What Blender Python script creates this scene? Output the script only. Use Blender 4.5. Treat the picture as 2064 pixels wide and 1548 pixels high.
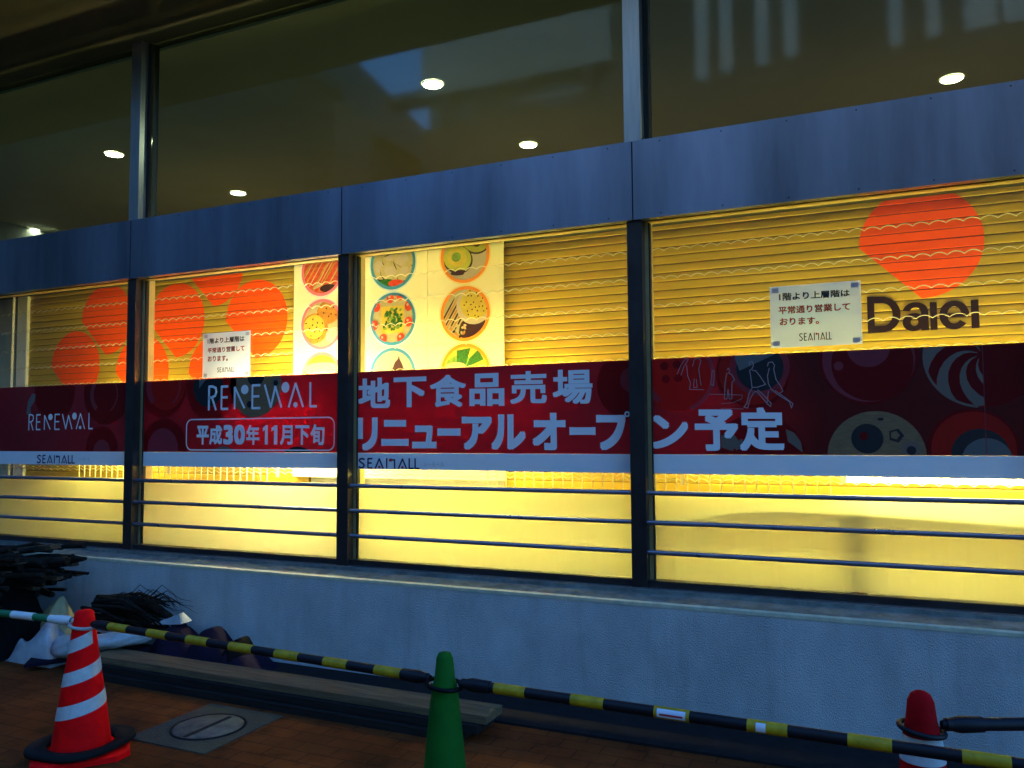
import bpy, math, random
from mathutils import Vector, Matrix
R_ = math.radians
S = bpy.context.scene
for o in list(bpy.data.objects): bpy.data.objects.remove(o)
COL = S.collection

# ---------------------------------------------------------------- camera, sky, exposure
CAM = Vector((0, -4.4, 1.48)); FPX = 1641.08
YAW, PITCH, ROLL = R_(24.3046), R_(3.4112), R_(-0.39326)
_f = Vector((-math.sin(YAW)*math.cos(PITCH), math.cos(YAW)*math.cos(PITCH), math.sin(PITCH)))
_r = Vector((math.cos(YAW), math.sin(YAW), 0)); _u = _r.cross(_f)
_r2 = _r*math.cos(ROLL) + _u*math.sin(ROLL); _u2 = _u*math.cos(ROLL) - _r*math.sin(ROLL)
cd = bpy.data.cameras.new('camera'); cam = bpy.data.objects.new('camera', cd); COL.objects.link(cam)
cam.matrix_world = Matrix(((_r2.x, _u2.x, -_f.x, CAM.x), (_r2.y, _u2.y, -_f.y, CAM.y), (_r2.z, _u2.z, -_f.z, CAM.z), (0, 0, 0, 1)))
cd.sensor_width = 36.0; cd.lens = 36.0*FPX/2064; cd.clip_end = 500; cd.clip_start = 0.05
S.camera = cam

W = bpy.data.worlds.new('World'); S.world = W; W.use_nodes = True
wn = W.node_tree.nodes; wl = W.node_tree.links
sky = wn.new('ShaderNodeTexSky'); sky.sky_type = 'NISHITA'; sky.sun_disc = False
sky.sun_elevation = R_(7.0); sky.sun_rotation = R_(20); sky.ozone_density = 5.0; sky.air_density = 1.0; sky.dust_density = 0.3
tint = wn.new('ShaderNodeMix'); tint.data_type = 'RGBA'; tint.blend_type = 'MULTIPLY'; tint.inputs[0].default_value = 1
tint.inputs[7].default_value = (0.78, 1.0, 1.19, 1)
wl.new(sky.outputs[0], tint.inputs[6]); wl.new(tint.outputs[2], wn['Background'].inputs[0])
wn['Background'].inputs[1].default_value = 0.15
sl = bpy.data.lights.new('sun', 'SUN'); sl.energy = 0.02; sl.angle = R_(20); sl.color = (1.0, 0.85, 0.7)
so = bpy.data.objects.new('sun', sl); COL.objects.link(so); so.rotation_euler = (R_(84), 0, R_(160))
S.view_settings.view_transform = 'Standard'; S.view_settings.look = 'None'
S.view_settings.exposure = 3.0; S.view_settings.gamma = 1.0
S.cycles.use_denoising = True; S.cycles.max_bounces = 12; S.cycles.transparent_max_bounces = 24
S.cycles.sample_clamp_indirect = 6.0
LAMP_COL = (1.0, 0.90, 0.22)

# ---------------------------------------------------------------- photo pixel -> point on a real plane
def ray(x, y): return _f + _r2*((x-1032)/FPX) - _u2*((y-774)/FPX)
def at(x, y, Y):
    v = ray(x, y); return CAM + v*((Y-CAM.y)/v.y)
def gr(x, y, Z=0.0):
    v = ray(x, y); return CAM + v*((Z-CAM.z)/v.z)

# ---------------------------------------------------------------- materials
MATS = {}
def mat(name, col=(.5, .5, .5), rough=.5, metal=0.0, emit=None, es=0.0, var=0.0, vscale=8.0, bump=0.0, bscale=60.0, spec=.5, trans=None, stretch=None, var2=None):
    """principled with procedural colour variation and bump; trans = share of light let through (film, paper)"""
    if name in MATS: return MATS[name]
    m = bpy.data.materials.new(name); m.use_nodes = True; MATS[name] = m
    n = m.node_tree.nodes; l = m.node_tree.links; b = n['Principled BSDF']; out = n['Material Output']
    b.inputs['Base Color'].default_value = (*col, 1); b.inputs['Roughness'].default_value = rough
    b.inputs['Metallic'].default_value = metal; b.inputs['Specular IOR Level'].default_value = spec
    if emit: b.inputs['Emission Color'].default_value = (*emit, 1); b.inputs['Emission Strength'].default_value = es
    tc = n.new('ShaderNodeTexCoord'); vec = tc.outputs['Object']
    if stretch:
        mp = n.new('ShaderNodeMapping'); mp.inputs['Scale'].default_value = stretch; l.new(vec, mp.inputs[0]); vec = mp.outputs[0]
    csock = None
    if var:
        t = n.new('ShaderNodeTexNoise'); t.inputs['Scale'].default_value = vscale; t.inputs['Detail'].default_value = 6; t.inputs['Roughness'].default_value = .65
        l.new(vec, t.inputs['Vector'])
        mr = n.new('ShaderNodeMapRange'); mr.inputs[1].default_value = .3; mr.inputs[2].default_value = .7
        l.new(t.outputs[0], mr.inputs[0])
        mx = n.new('ShaderNodeMix'); mx.data_type = 'RGBA'
        c2 = var2 if var2 else tuple(c*(1+var) for c in col); c1 = tuple(c*(1-var) for c in col)
        mx.inputs[6].default_value = (*c1, 1); mx.inputs[7].default_value = (*c2, 1)
        l.new(mr.outputs[0], mx.inputs[0]); l.new(mx.outputs[2], b.inputs['Base Color']); csock = mx.outputs[2]
        r2 = n.new('ShaderNodeMapRange'); r2.inputs[3].default_value = max(0, rough-.1); r2.inputs[4].default_value = min(1, rough+.1)
        l.new(t.outputs[0], r2.inputs[0]); l.new(r2.outputs[0], b.inputs['Roughness'])
    if bump:
        t = n.new('ShaderNodeTexNoise'); t.inputs['Scale'].default_value = bscale; t.inputs['Detail'].default_value = 4
        l.new(vec, t.inputs['Vector'])
        bp = n.new('ShaderNodeBump'); bp.inputs['Strength'].default_value = bump; bp.inputs['Distance'].default_value = .02
        l.new(t.outputs[0], bp.inputs['Height']); l.new(bp.outputs[0], b.inputs['Normal'])
    if trans:
        tr = n.new('ShaderNodeBsdfTranslucent'); tr.inputs[0].default_value = (*trans[1], 1) if len(trans) > 1 else (*col, 1)
        ms = n.new('ShaderNodeMixShader'); ms.inputs[0].default_value = trans[0]
        l.new(b.outputs[0], ms.inputs[1]); l.new(tr.outputs[0], ms.inputs[2]); l.new(ms.outputs[0], out.inputs[0])
    return m

def glass(name, tint=(.93, .96, .95), f0=.05, rough=.01):
    m = bpy.data.materials.new(name); m.use_nodes = True; MATS[name] = m
    n = m.node_tree.nodes; l = m.node_tree.links; n.remove(n['Principled BSDF'])
    t = n.new('ShaderNodeBsdfTransparent'); t.inputs[0].default_value = (*tint, 1)
    g = n.new('ShaderNodeBsdfGlossy'); g.inputs['Roughness'].default_value = rough
    lw = n.new('ShaderNodeLayerWeight'); lw.inputs[0].default_value = .5
    pw = n.new('ShaderNodeMath'); pw.operation = 'POWER'; pw.inputs[1].default_value = 5; l.new(lw.outputs['Facing'], pw.inputs[0])
    ma = n.new('ShaderNodeMath'); ma.operation = 'MULTIPLY_ADD'; ma.inputs[1].default_value = 1-f0; ma.inputs[2].default_value = f0
    l.new(pw.outputs[0], ma.inputs[0])
    ms = n.new('ShaderNodeMixShader'); l.new(ma.outputs[0], ms.inputs[0]); l.new(t.outputs[0], ms.inputs[1]); l.new(g.outputs[0], ms.inputs[2])
    l.new(ms.outputs[0], n['Material Output'].inputs[0]); return m

def brick_mat():
    m = bpy.data.materials.new('brick paving'); m.use_nodes = True
    n = m.node_tree.nodes; l = m.node_tree.links; b = n['Principled BSDF']
    tc = n.new('ShaderNodeTexCoord')
    br = n.new('ShaderNodeTexBrick'); br.inputs['Scale'].default_value = 1.0; br.inputs['Brick Width'].default_value = .205; br.inputs['Row Height'].default_value = .105
    br.inputs['Mortar Size'].default_value = .004; br.inputs['Color1'].default_value = (.165, .046, .011, 1); br.inputs['Color2'].default_value = (.13, .037, .0095, 1); br.inputs['Mortar'].default_value = (.075, .024, .009, 1)
    l.new(tc.outputs['Object'], br.inputs['Vector'])
    ns = n.new('ShaderNodeTexNoise'); ns.inputs['Scale'].default_value = 2.2; ns.inputs['Detail'].default_value = 8; l.new(tc.outputs['Object'], ns.inputs['Vector'])
    mr = n.new('ShaderNodeMapRange'); mr.inputs[1].default_value = .3; mr.inputs[2].default_value = .75; mr.inputs[3].default_value = .55; mr.inputs[4].default_value = 1.25; l.new(ns.outputs[0], mr.inputs[0])
    mx = n.new('ShaderNodeMix'); mx.data_type = 'RGBA'; mx.blend_type = 'MULTIPLY'; mx.inputs[0].default_value = 1
    l.new(br.outputs[0], mx.inputs[6]); l.new(mr.outputs[0], mx.inputs[7]); l.new(mx.outputs[2], b.inputs['Base Color'])
    b.inputs['Roughness'].default_value = .85; b.inputs['Specular IOR Level'].default_value = .08
    n2 = n.new('ShaderNodeTexNoise'); n2.inputs['Scale'].default_value = 90; l.new(tc.outputs['Object'], n2.inputs['Vector'])
    ad = n.new('ShaderNodeMath'); ad.operation = 'MULTIPLY_ADD'; ad.inputs[1].default_value = .25; l.new(n2.outputs[0], ad.inputs[0]); l.new(br.outputs['Fac'], ad.inputs[2])
    bp = n.new('ShaderNodeBump'); bp.invert = True; bp.inputs['Strength'].default_value = .3; bp.inputs['Distance'].default_value = .004
    l.new(ad.outputs[0], bp.inputs['Height']); l.new(bp.outputs[0], b.inputs['Normal']); return m

# ---------------------------------------------------------------- mesh builder
class MB:
    def __init__(s): s.v = []; s.f = []; s.m = []; s.sm = []
    def add(s, vs, fs, mi=0, smooth=False):
        k = len(s.v); s.v += [tuple(p) for p in vs]
        for f in fs: s.f.append(tuple(i+k for i in f)); s.m.append(mi); s.sm.append(smooth)
        return s
    def box(s, x0, x1, y0, y1, z0, z1, mi=0):
        return s.add([(x0, y0, z0), (x1, y0, z0), (x1, y1, z0), (x0, y1, z0), (x0, y0, z1), (x1, y0, z1), (x1, y1, z1), (x0, y1, z1)],
                     [(0, 3, 2, 1), (4, 5, 6, 7), (0, 1, 5, 4), (1, 2, 6, 5), (2, 3, 7, 6), (3, 0, 4, 7)], mi)
    def obox(s, c, d, L, w, h, mi=0, jit=0, rnd=None):
        """bar of length L along unit d from c, width w (horizontal), height h"""
        d = Vector(d).normalized(); up = Vector((0, 0, 1)); sd = d.cross(up)
        if sd.length < .01: sd = Vector((1, 0, 0))
        sd.normalize(); up = sd.cross(d); c = Vector(c); vs = []
        for k in (0, L):
            for a, b in ((-1, -1), (1, -1), (1, 1), (-1, 1)):
                j = Vector((rnd.uniform(-jit, jit) for _ in range(3))) if jit else Vector((0, 0, 0))
                vs.append(c+d*k+sd*(a*w/2)+up*(b*h/2)+j)
        return s.add(vs, [(0, 1, 2, 3), (7, 6, 5, 4), (0, 4, 5, 1), (1, 5, 6, 2), (2, 6, 7, 3), (3, 7, 4, 0)], mi)
    def poly(s, pts, y, mi=0):
        return s.add([(x, y, z) for x, z in pts], [tuple(range(len(pts)))], mi)
    def disc(s, cx, cz, rx, y, rz=None, n=40, mi=0, rot=0, clip=None):
        rz = rz or rx; pts = []
        for k in range(n):
            a = 2*math.pi*k/n; x, z = rx*math.cos(a), rz*math.sin(a)
            pts.append((cx+x*math.cos(rot)-z*math.sin(rot), cz+x*math.sin(rot)+z*math.cos(rot)))
        if clip:
            for fn in clip: pts = cut(pts, fn)
        if len(pts) > 2: s.poly(pts, y, mi)
        return s
    def ring(s, cx, cz, r0, r1, y, n=48, mi=0, zmin=None, zmax=None, a0=0, a1=360, e=1.0):
        for k in range(n):
            t0, t1 = R_(a0+(a1-a0)*k/n), R_(a0+(a1-a0)*(k+1)/n)
            pts = [(cx+r0*math.cos(t0), cz+e*r0*math.sin(t0)), (cx+r1*math.cos(t0), cz+e*r1*math.sin(t0)), (cx+r1*math.cos(t1), cz+e*r1*math.sin(t1)), (cx+r0*math.cos(t1), cz+e*r0*math.sin(t1))]
            if zmin is not None: pts = cut(pts, lambda p: p[1]-zmin)
            if zmax is not None: pts = cut(pts, lambda p: zmax-p[1])
            if len(pts) > 2: s.poly(pts, y, mi)
        return s
    def tube(s, pts, r, n=10, mi=0, cap=True):
        pts = [Vector(p) for p in pts]; rings = []
        rr = r if isinstance(r, (list, tuple)) else [r]*len(pts)
        for i, p in enumerate(pts):
            d = (pts[min(i+1, len(pts)-1)]-pts[max(i-1, 0)]).normalized()
            a = d.cross(Vector((0, 0, 1)))
            if a.length < 1e-3: a = d.cross(Vector((0, 1, 0)))
            a.normalize(); b = d.cross(a)
            rings.append([p+a*(rr[i]*math.cos(2*math.pi*k/n))+b*(rr[i]*math.sin(2*math.pi*k/n)) for k in range(n)])
        vs = [v for g in rings for v in g]; fs = []
        for i in range(len(pts)-1):
            for k in range(n): fs.append((i*n+k, (i+1)*n+k, (i+1)*n+(k+1) % n, i*n+(k+1) % n))
        s.add(vs, fs, mi, True)
        if cap: s.add(rings[0], [tuple(range(n))], mi); s.add(rings[-1], [tuple(reversed(range(n)))], mi)
        return s
    def lathe(s, c, prof, n=32, mi=0, smooth=True):
        cx, cy, cz = c; vs = []; fs = []
        for r, z in prof:
            for k in range(n): vs.append((cx+r*math.cos(2*math.pi*k/n), cy+r*math.sin(2*math.pi*k/n), cz+z))
        for i in range(len(prof)-1):
            for k in range(n): fs.append((i*n+k, i*n+(k+1) % n, (i+1)*n+(k+1) % n, (i+1)*n+k))
        s.add(vs, fs, mi, smooth); return s
    def build(s, name, ms, parent=None):
        me = bpy.data.meshes.new(name); off = OFF.get(parent.name, Vector((0, 0, 0))) if parent else Vector((0, 0, 0))
        me.from_pydata([tuple(Vector(v)-off) for v in s.v], [], s.f)
        for mm in (ms if isinstance(ms, (list, tuple)) else [ms]): me.materials.append(mm)
        for p, mi, sm in zip(me.polygons, s.m, s.sm): p.material_index = mi; p.use_smooth = sm
        me.update(); o = bpy.data.objects.new(name, me); COL.objects.link(o); OFF[o.name] = off
        if parent: o.parent = parent
        return o
OFF = {}
def cut(pts, fn):
    """clip polygon to fn(p) >= 0"""
    out = []
    for i in range(len(pts)):
        a, b = pts[i], pts[(i+1) % len(pts)]; fa, fb = fn(a), fn(b)
        if fa >= 0: out.append(a)
        if (fa >= 0) != (fb >= 0):
            t = fa/(fa-fb); out.append((a[0]+(b[0]-a[0])*t, a[1]+(b[1]-a[1])*t))
    return out
def tag(o, label, cat, group=None):
    o['label'] = label; o['category'] = cat
    if group: o['group'] = group
    return o
def thing(name, loc, label, cat, group=None):
    e = bpy.data.objects.new(name, None); COL.objects.link(e); e.location = loc; e.empty_display_size = .1; OFF[e.name] = Vector(loc)
    return tag(e, label, cat, group)
def struct(o): o['kind'] = 'structure'; return o
def copy_tree(o, parent=None):
    c = o.copy(); COL.objects.link(c)
    if parent: c.parent = parent
    for ch in o.children: copy_tree(ch, c)
    return c

# ---------------------------------------------------------------- lettering
_G = {}
def glyph(ch):
    if ch in _G: return _G[ch]
    cu = bpy.data.curves.new('t', 'FONT'); cu.body = ch; cu.resolution_u = 5
    ob = bpy.data.objects.new('t', cu); COL.objects.link(ob)
    dg = bpy.context.evaluated_depsgraph_get(); dg.update(); ev = ob.evaluated_get(dg); me = ev.to_mesh()
    r = ([(v.co.x, v.co.y) for v in me.vertices], [tuple(p.vertices) for p in me.polygons])
    ev.to_mesh_clear(); bpy.data.objects.remove(ob); bpy.data.curves.remove(cu)
    _G[ch] = r; return r
ONE = [(.42, 0), (1.0, 0), (1.0, 1.0), (.55, 1.0), (0, .86), (0, .68), (.42, .76)]
def letter(mb, ch, x0, x1, z0, z1, y, bold=.03, mi=0, shear=0.0):
    """one glyph or word fitted into a box of the wall plane; bold = stroke growth in ems; z0/z1 may be (left, right) pairs"""
    if ch == '1':
        za = z0[0] if isinstance(z0, tuple) else z0; zb = z1[0] if isinstance(z1, tuple) else z1
        mb.poly([(x0+(x1-x0)*u, za+(zb-za)*v) for u, v in ONE], y, mi); return
    vs, fs = glyph(ch)
    if not vs: return
    ax, bx = min(v[0] for v in vs)-bold, max(v[0] for v in vs)+bold
    az, bz = min(v[1] for v in vs)-bold, max(v[1] for v in vs)+bold
    offs = [(0, 0)] if not bold else [(bold*a, bold*b) for a, b in ((1, 1), (-1, 1), (1, -1), (-1, -1), (1, 0), (-1, 0), (0, 1), (0, -1), (0, 0))]
    zl0, zr0 = z0 if isinstance(z0, tuple) else (z0, z0); zl1, zr1 = z1 if isinstance(z1, tuple) else (z1, z1)
    for i, (ox, oz) in enumerate(offs):
        pv = []
        for vx, vz in vs:
            u = (vx+ox-ax)/(bx-ax); w = (vz+oz-az)/max(1e-6, bz-az)
            lo = zl0+(zr0-zl0)*u; hi = zl1+(zr1-zl1)*u
            pv.append((x0+(x1-x0)*u, y-i*4e-5, lo+(hi-lo)*w))
        mb.add(pv, fs, mi)
def pxl(mb, ch, xa, xb, ytop, ybot, Y, bold=.03, mi=0):
    """fit glyph to a box measured on the photo, on the plane y = Y; ytop / ybot may be (left, right)"""
    ta, tb = ytop if isinstance(ytop, tuple) else (ytop, ytop); ba, bb = ybot if isinstance(ybot, tuple) else (ybot, ybot)
    A, B, C, D = at(xa, ta, Y), at(xb, tb, Y), at(xa, ba, Y), at(xb, bb, Y)
    letter(mb, ch, (A.x+C.x)/2, (B.x+D.x)/2, (C.z, D.z), (A.z, B.z), Y, bold, mi)
def stroke(mb, pts, w, y, mi=0, closed=False):
    """flat polyline of width w on the plane y"""
    n = len(pts)
    for i in range(n if closed else n-1):
        (x0, z0), (x1, z1) = pts[i], pts[(i+1) % n]; dx, dz = x1-x0, z1-z0; L = math.hypot(dx, dz)
        if L < 1e-6: continue
        nx, nz = -dz/L*w/2, dx/L*w/2; ex, ez = dx/L*w*.2, dz/L*w*.2
        yy = y-(i % 2)*5e-5
        mb.add([(x0-ex-nx, yy, z0-ez-nz), (x1+ex-nx, yy, z1+ez-nz), (x1+ex+nx, yy, z1+ez+nz), (x0-ex+nx, yy, z0-ez+nz)], [(0, 1, 2, 3)], mi)
RENEWAL = dict(s=[[(.0, 0), (.0, 1), (.035, 1), (.066, .93), (.072, .76), (.06, .6), (.03, .53), (.0, .52)], [(.03, .53), (.07, .0)],
  [(.185, .98), (.124, .98), (.124, .03), (.187, .03)], [(.124, .52), (.18, .52)], [(.252, .03), (.252, .93), (.345, .05)],
  [(.49, .98), (.42, .98), (.42, .03), (.492, .03)], [(.42, .52), (.482, .52)], [(.535, .98), (.592, .05), (.632, .9), (.688, .05)],
  [(.755, .05), (.815, 1.0), (.882, .05)], [(.945, 1.0), (.945, .05), (1.0, .05)]], d=[(.347, .82, .036, .2), (.724, .85, .036, .22), (.815, .13, .02, .11)])
SEAMALL = dict(s=[[(.095, .88), (.06, .98), (.02, .92), (.005, .76), (.03, .6), (.07, .45), (.095, .27), (.07, .06), (.03, .03), (.0, .13)],
  [(.225, .97), (.155, .97), (.155, .03), (.227, .03)], [(.155, .52), (.215, .52)], [(.28, .0), (.345, .97), (.41, .0)], [(.47, .0), (.47, 1.0)], [(.53, .86), (.6, .86), (.6, .0)],
  [(.665, .0), (.73, .97), (.795, .0)], [(.84, 1.0), (.84, .03), (.91, .03)], [(.935, 1.0), (.935, .03), (1.0, .03)]], d=[(.347, .13, .022, .12), (.535, .84, .03, .16), (.73, .13, .022, .12)])
def logo(mb, L, x0, x1, z0, z1, y, w, mi=0, dmi=0):
    for st in L['s']: stroke(mb, [(x0+u*(x1-x0), z0+v*(z1-z0)) for u, v in st], w, y, mi)
    for u, v, ru, rv in L['d']: mb.disc(x0+u*(x1-x0), z0+v*(z1-z0), ru*(x1-x0), y-2e-4, rv*(z1-z0), 20, dmi)

# ---------------------------------------------------------------- ground
pv = MB().add([(-40, -30, 0), (30, -30, 0), (30, 12, 0), (-40, 12, 0)], [(0, 1, 2, 3)]).build('pavement', brick_mat()); struct(pv)
ks = MB().box(-16, 9, -.56, -.15, -.05, .012).build('stone_border', mat('dark stone', (.018, .014, .014), .9, spec=.1, var=.3, vscale=14, bump=.15, bscale=120)); struct(ks)

# ---------------------------------------------------------------- low wall under the windows
XL, XR = -11.2, 4.75
BAYX = [-9.16, -7.19, -5.15, -3.205, -1.228, .745, 2.72, 4.7]
wt = thing('low_wall', (-3, -.15, 0), 'low painted concrete wall with a pale sill ledge under the shop windows', 'wall')
wallm = mat('painted concrete', (.47, .50, .50), .9, var=.2, vscale=3.2, bump=.6, bscale=190, spec=.15, stretch=(1, 1, .6))
sillm = mat('sill mortar', (.15, .17, .155), .8, var=.5, vscale=11, bump=.2, bscale=60)
MB().box(XL, XR, -.15, .3, 0, .565).build('wall_face', wallm, wt)
sm = MB()
for i in range(60):   # slightly worn top edge of the ledge
    xa, xb = XL+(XR-XL)*i/60, XL+(XR-XL)*(i+1)/60
    sm.add([(xa, -.153, .562), (xb, -.153, .562), (xb, -.153, .58), (xa, -.153, .58), (xa, -.145, .588), (xb, -.145, .588), (xa, -.02, .604), (xb, -.02, .604), (xa, -.02, .622), (xb, -.02, .622), (xa, .3, .625), (xb, .3, .625)],
           [(0, 1, 2, 3), (3, 2, 5, 4)]); sm.add(sm.v[-12:], [(4, 5, 7, 6), (6, 7, 9, 8), (8, 9, 11, 10)], 1)
sm.build('sill', [mat('pale sill edge', (.50, .50, .36), .7, var=.22, vscale=14), sillm], wt)

def overlay(m, scale, stretch, lo, hi, dark):
    """stains with a shape of their own, multiplied into the base colour"""
    n = m.node_tree.nodes; l = m.node_tree.links; b = n['Principled BSDF']; src = b.inputs['Base Color'].links[0].from_socket
    g = n.new('ShaderNodeNewGeometry'); mp = n.new('ShaderNodeMapping'); mp.inputs['Scale'].default_value = stretch; l.new(g.outputs['Position'], mp.inputs[0])
    t = n.new('ShaderNodeTexNoise'); t.inputs['Scale'].default_value = scale; t.inputs['Detail'].default_value = 7; t.inputs['Roughness'].default_value = .7; l.new(mp.outputs[0], t.inputs['Vector'])
    r = n.new('ShaderNodeMapRange'); r.inputs[1].default_value = lo; r.inputs[2].default_value = hi; r.inputs[3].default_value = 1; r.inputs[4].default_value = dark; l.new(t.outputs[0], r.inputs[0])
    x = n.new('ShaderNodeMix'); x.data_type = 'RGBA'; x.blend_type = 'MULTIPLY'; x.inputs[0].default_value = 1
    l.new(src, x.inputs[6]); l.new(r.outputs[0], x.inputs[7]); l.new(x.outputs[2], b.inputs['Base Color'])
overlay(wallm, 9, (1, 1, .07), .54, .72, .84); overlay(wallm, 60, (1, 1, 1), .64, .72, .72)
overlay(pv.data.materials[0], 5, (1, 1, 1), .5, .7, .45); overlay(pv.data.materials[0], 70, (1, 1, 1), .62, .7, 1.7)

# ---------------------------------------------------------------- shop front: mullions, fascia, glass
sf = thing('shop_front', (-3, 0, 0), 'dark metal framed shop front with a blue steel fascia band between two rows of glass', 'shop front')
frame = mat('bronze frame', (.045, .04, .042), .38, metal=.6, var=.25, vscale=6)
alu = mat('grey aluminium frame', (.42, .43, .45), .32, metal=.85, var=.15, vscale=7, stretch=(8, 8, .4))
steel = mat('brushed steel fascia', (.25, .28, .38), .34, metal=.95, var=.42, vscale=1.0, stretch=(1.5, 1, .22))
MB().box(XL, XR, -.006, .019, .606, .630).build('sill_trim', alu, wt)
dark = mat('dark gap', (.01, .01, .01), .8)
brass = mat('inner frame', (.36, .28, .13), .45, metal=.3, var=.15)
for X in BAYX:
    hw = .043
    MB().box(X-hw, X+hw, 0, .062, .612, 2.662).build('mullion', frame, sf)
    m = MB().box(X-hw+.004, X+hw+.02, .062, .16, .64, 2.70)
    m.box(X+hw+.02, X+hw+.028, .066, .1, .66, 2.66, 1); m.build('glazing_post', [brass, dark], sf)
MB().box(XL, XR, .02, .12, .628, .666).build('bottom_frame', frame, sf)
MB().box(XL, XR, .055, .12, 2.663, 2.70).build('head_frame', brass, sf)
for a, b in zip(BAYX[:-1], BAYX[1:]):
    m = MB(); z0, z1 = 2.664, 3.113
    m.box(a+.004, b-.004, -.022, .03, z0, z1)
    m.box(a-.004, a+.004, -.016, .03, z0+.001, z1-.001, 1)
    for k in range(6):
        x = a+.16+k*.335
        m.disc(x, z1-.022, .0042, -.0235, n=10, mi=1); m.disc(x, z0+.022, .0042, -.0235, n=10, mi=1)
    m.build('fascia_panel', [steel, dark], sf)
MB().box(XL, XR, .031, .05, 2.702, 3.08).build('fascia_backing', dark, sf)
UPX = [-9.1, -5.15, -1.228, 2.72]
for X in UPX:
    MB().box(X-.05, X+.048, 0, .068, 3.114, 4.521).build('upper_mullion', alu, sf)
    MB().box(X-.02, X+.075, .07, .15, 3.114, 4.521).build('upper_glazing_post', dark, sf)
gl = glass('window glass', (.95, .97, .95), .035); gu = glass('upper window glass', (.78, .88, .79), .028, .05)
for a, b in zip(BAYX[:-1], BAYX[1:]): MB().box(a+.06, b-.04, .076, .084, .668, 2.661).build('window_pane', gl, sf)
for a, b in zip(UPX[:-1], UPX[1:]): MB().box(a+.08, b-.03, .082, .09, 3.112, 4.52).build('upper_window_pane', gu, sf)
spm = mat('overhang panel', (.095, .085, .06), .8, var=.15, vscale=1.5, spec=.1)
MB().box(XL, XR, -.86, .16, 4.522, 8.5).build('overhang', spm, sf)
MB().box(XL-.3, XL, -.05, 9, 0, 8.5).build('end_wall', wallm, sf); MB().box(XR, XR+.3, -.05, 9, 0, 8.5).build('end_wall', wallm, sf)

# interior shell of the upper floor
ceilm = mat('ceiling plaster', (.55, .53, .42), .8, var=.06, vscale=1.2)
inm = mat('interior plaster', (.5, .48, .38), .8, var=.08, vscale=1.0)
struct(MB().box(XL, XR, .16, 9, 4.5, 4.6).build('ceiling', ceilm))
flm = mat('warm bounce floor zone', (.58, .38, .18), .5, var=.2, vscale=3); cpm = mat('dark bounce floor zone', (.10, .13, .10), .9, var=.2, vscale=5)  # two floor tones made up to grade the bounce light on the ceiling
struct(MB().box(XL, XR, .17, 2.6, 3.0, 3.08).build('upper_floor_dark_zone', cpm)); struct(MB().box(XL, XR, 2.6, 8.8, 3.0, 3.08).build('upper_floor', flm))
struct(MB().box(XL, XR, 8.8, 9, 0, 4.5).build('back_wall', inm))

# ---------------------------------------------------------------- window display box behind the lower glass
white = mat('white laminate', (.78, .76, .68), .6, var=.05, vscale=3)
struct(MB().box(XL, XR, .12, 1.2, .56, .61).build('display_floor', white))
struct(MB().box(XL, XR, .30, 1.2, 2.88, 2.95).build('display_ceiling', white))
struct(MB().box(XL, XR, .50, .70, 2.787, 2.879).build('lintel', white)); struct(MB().box(XL, XR, .515, .70, 2.772, 2.786).build('lintel_gap', dark))
struct(MB().box(XL, XR, .78, .84, .611, 2.784).build('display_back', white))

slatm = mat('cream shutter slats', (.47, .31, .022), .42, var=.12, vscale=3, stretch=(1, 1, 6), spec=.6)
orangem = mat('orange vinyl', (1.0, .10, .002), .5, var=.04, spec=.15)
brownm = mat('dark brown vinyl', (.022, .007, .009), .5, spec=.2)
PIT, ZB = .0545, 1.0
_sr = random.Random(21); TILT = [_sr.uniform(-.0035, .0035) for _ in range(60)]
def slat_y(z):
    k = int((z-ZB)/PIT); u = ((z-ZB) % PIT)/PIT
    e = max(0, .07-u, u-.93)/.05
    return .602+.0045*e*e+TILT[k]*(u-.5)
def shutter(x0, x1, name, label):
    t = thing(name, ((x0+x1)/2, .6, ZB), label, 'shutter')
    m = MB(); z = ZB
    while z < 2.78:
        us = [.03, .05, .07, .3, .5, .7, .93, .95, .97]; vs = []; fs = []
        zz = [z+PIT*u for u in us]; ys = [slat_y(q) for q in zz]
        zz.append(z+PIT*1.03); ys.append(.612)
        for q, y in zip(zz, ys): vs += [(x0, y, q), (x1, y, q)]
        for k in range(len(us)): fs.append((2*k, 2*k+1, 2*k+3, 2*k+2))
        m.add(vs, fs[:-1], 0, True); m.add(vs, fs[-1:], 1); z += PIT
    m.box(x0, x1, .623, .635, ZB, 2.78, 1)
    m.build('slat_curtain', [slatm, mat('slat joint', (.17, .10, .015), .7)], t)
    return t
def emblem(par, cx, cz, r=.311, ztop=2.779):
    m = MB(); z = ZB; lv = [.03, .05, .07, .22, .37, .5, .63, .78, .93, .95, .97]; n = 10
    while z < 2.78:
        for k in range(n):
            za, zb = z+PIT*lv[k], z+PIT*lv[k+1]
            za, zb = max(za, cz-r), min(zb, cz+r, ztop)
            if zb-za < 1e-4: continue
            q = []
            for zz in (za, zb):
                w = math.sqrt(max(0, r*r-(zz-cz)**2)); xa, xb = cx-w, cx+w
                if zz < cz: xa = max(xa, cx-r+(cz-zz))
                q.append((xa, max(xb, xa), zz))
            (a, b, zz0), (c, d, zz1) = q
            m.add([(a, slat_y(zz0+1e-5)-.0012, zz0), (b, slat_y(zz0+1e-5)-.0012, zz0), (d, slat_y(zz1-1e-5)-.0012, zz1), (c, slat_y(zz1-1e-5)-.0012, zz1)], [(0, 1, 2, 3)], 0, True)
        z += PIT
    return m.build('emblem', orangem, par)
sL = shutter(-7.165, -3.95, 'roller_shutter', 'closed cream roller shutter covered in a cluster of orange notched circles')
for cx, cz in ((-5.328, 2.435), (-4.476, 2.393), (-4.921, 2.835), (-6.155, 2.493), (-6.54, 2.10), (-5.715, 2.02), (-4.87, 1.985)): emblem(sL, cx, cz)
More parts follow.
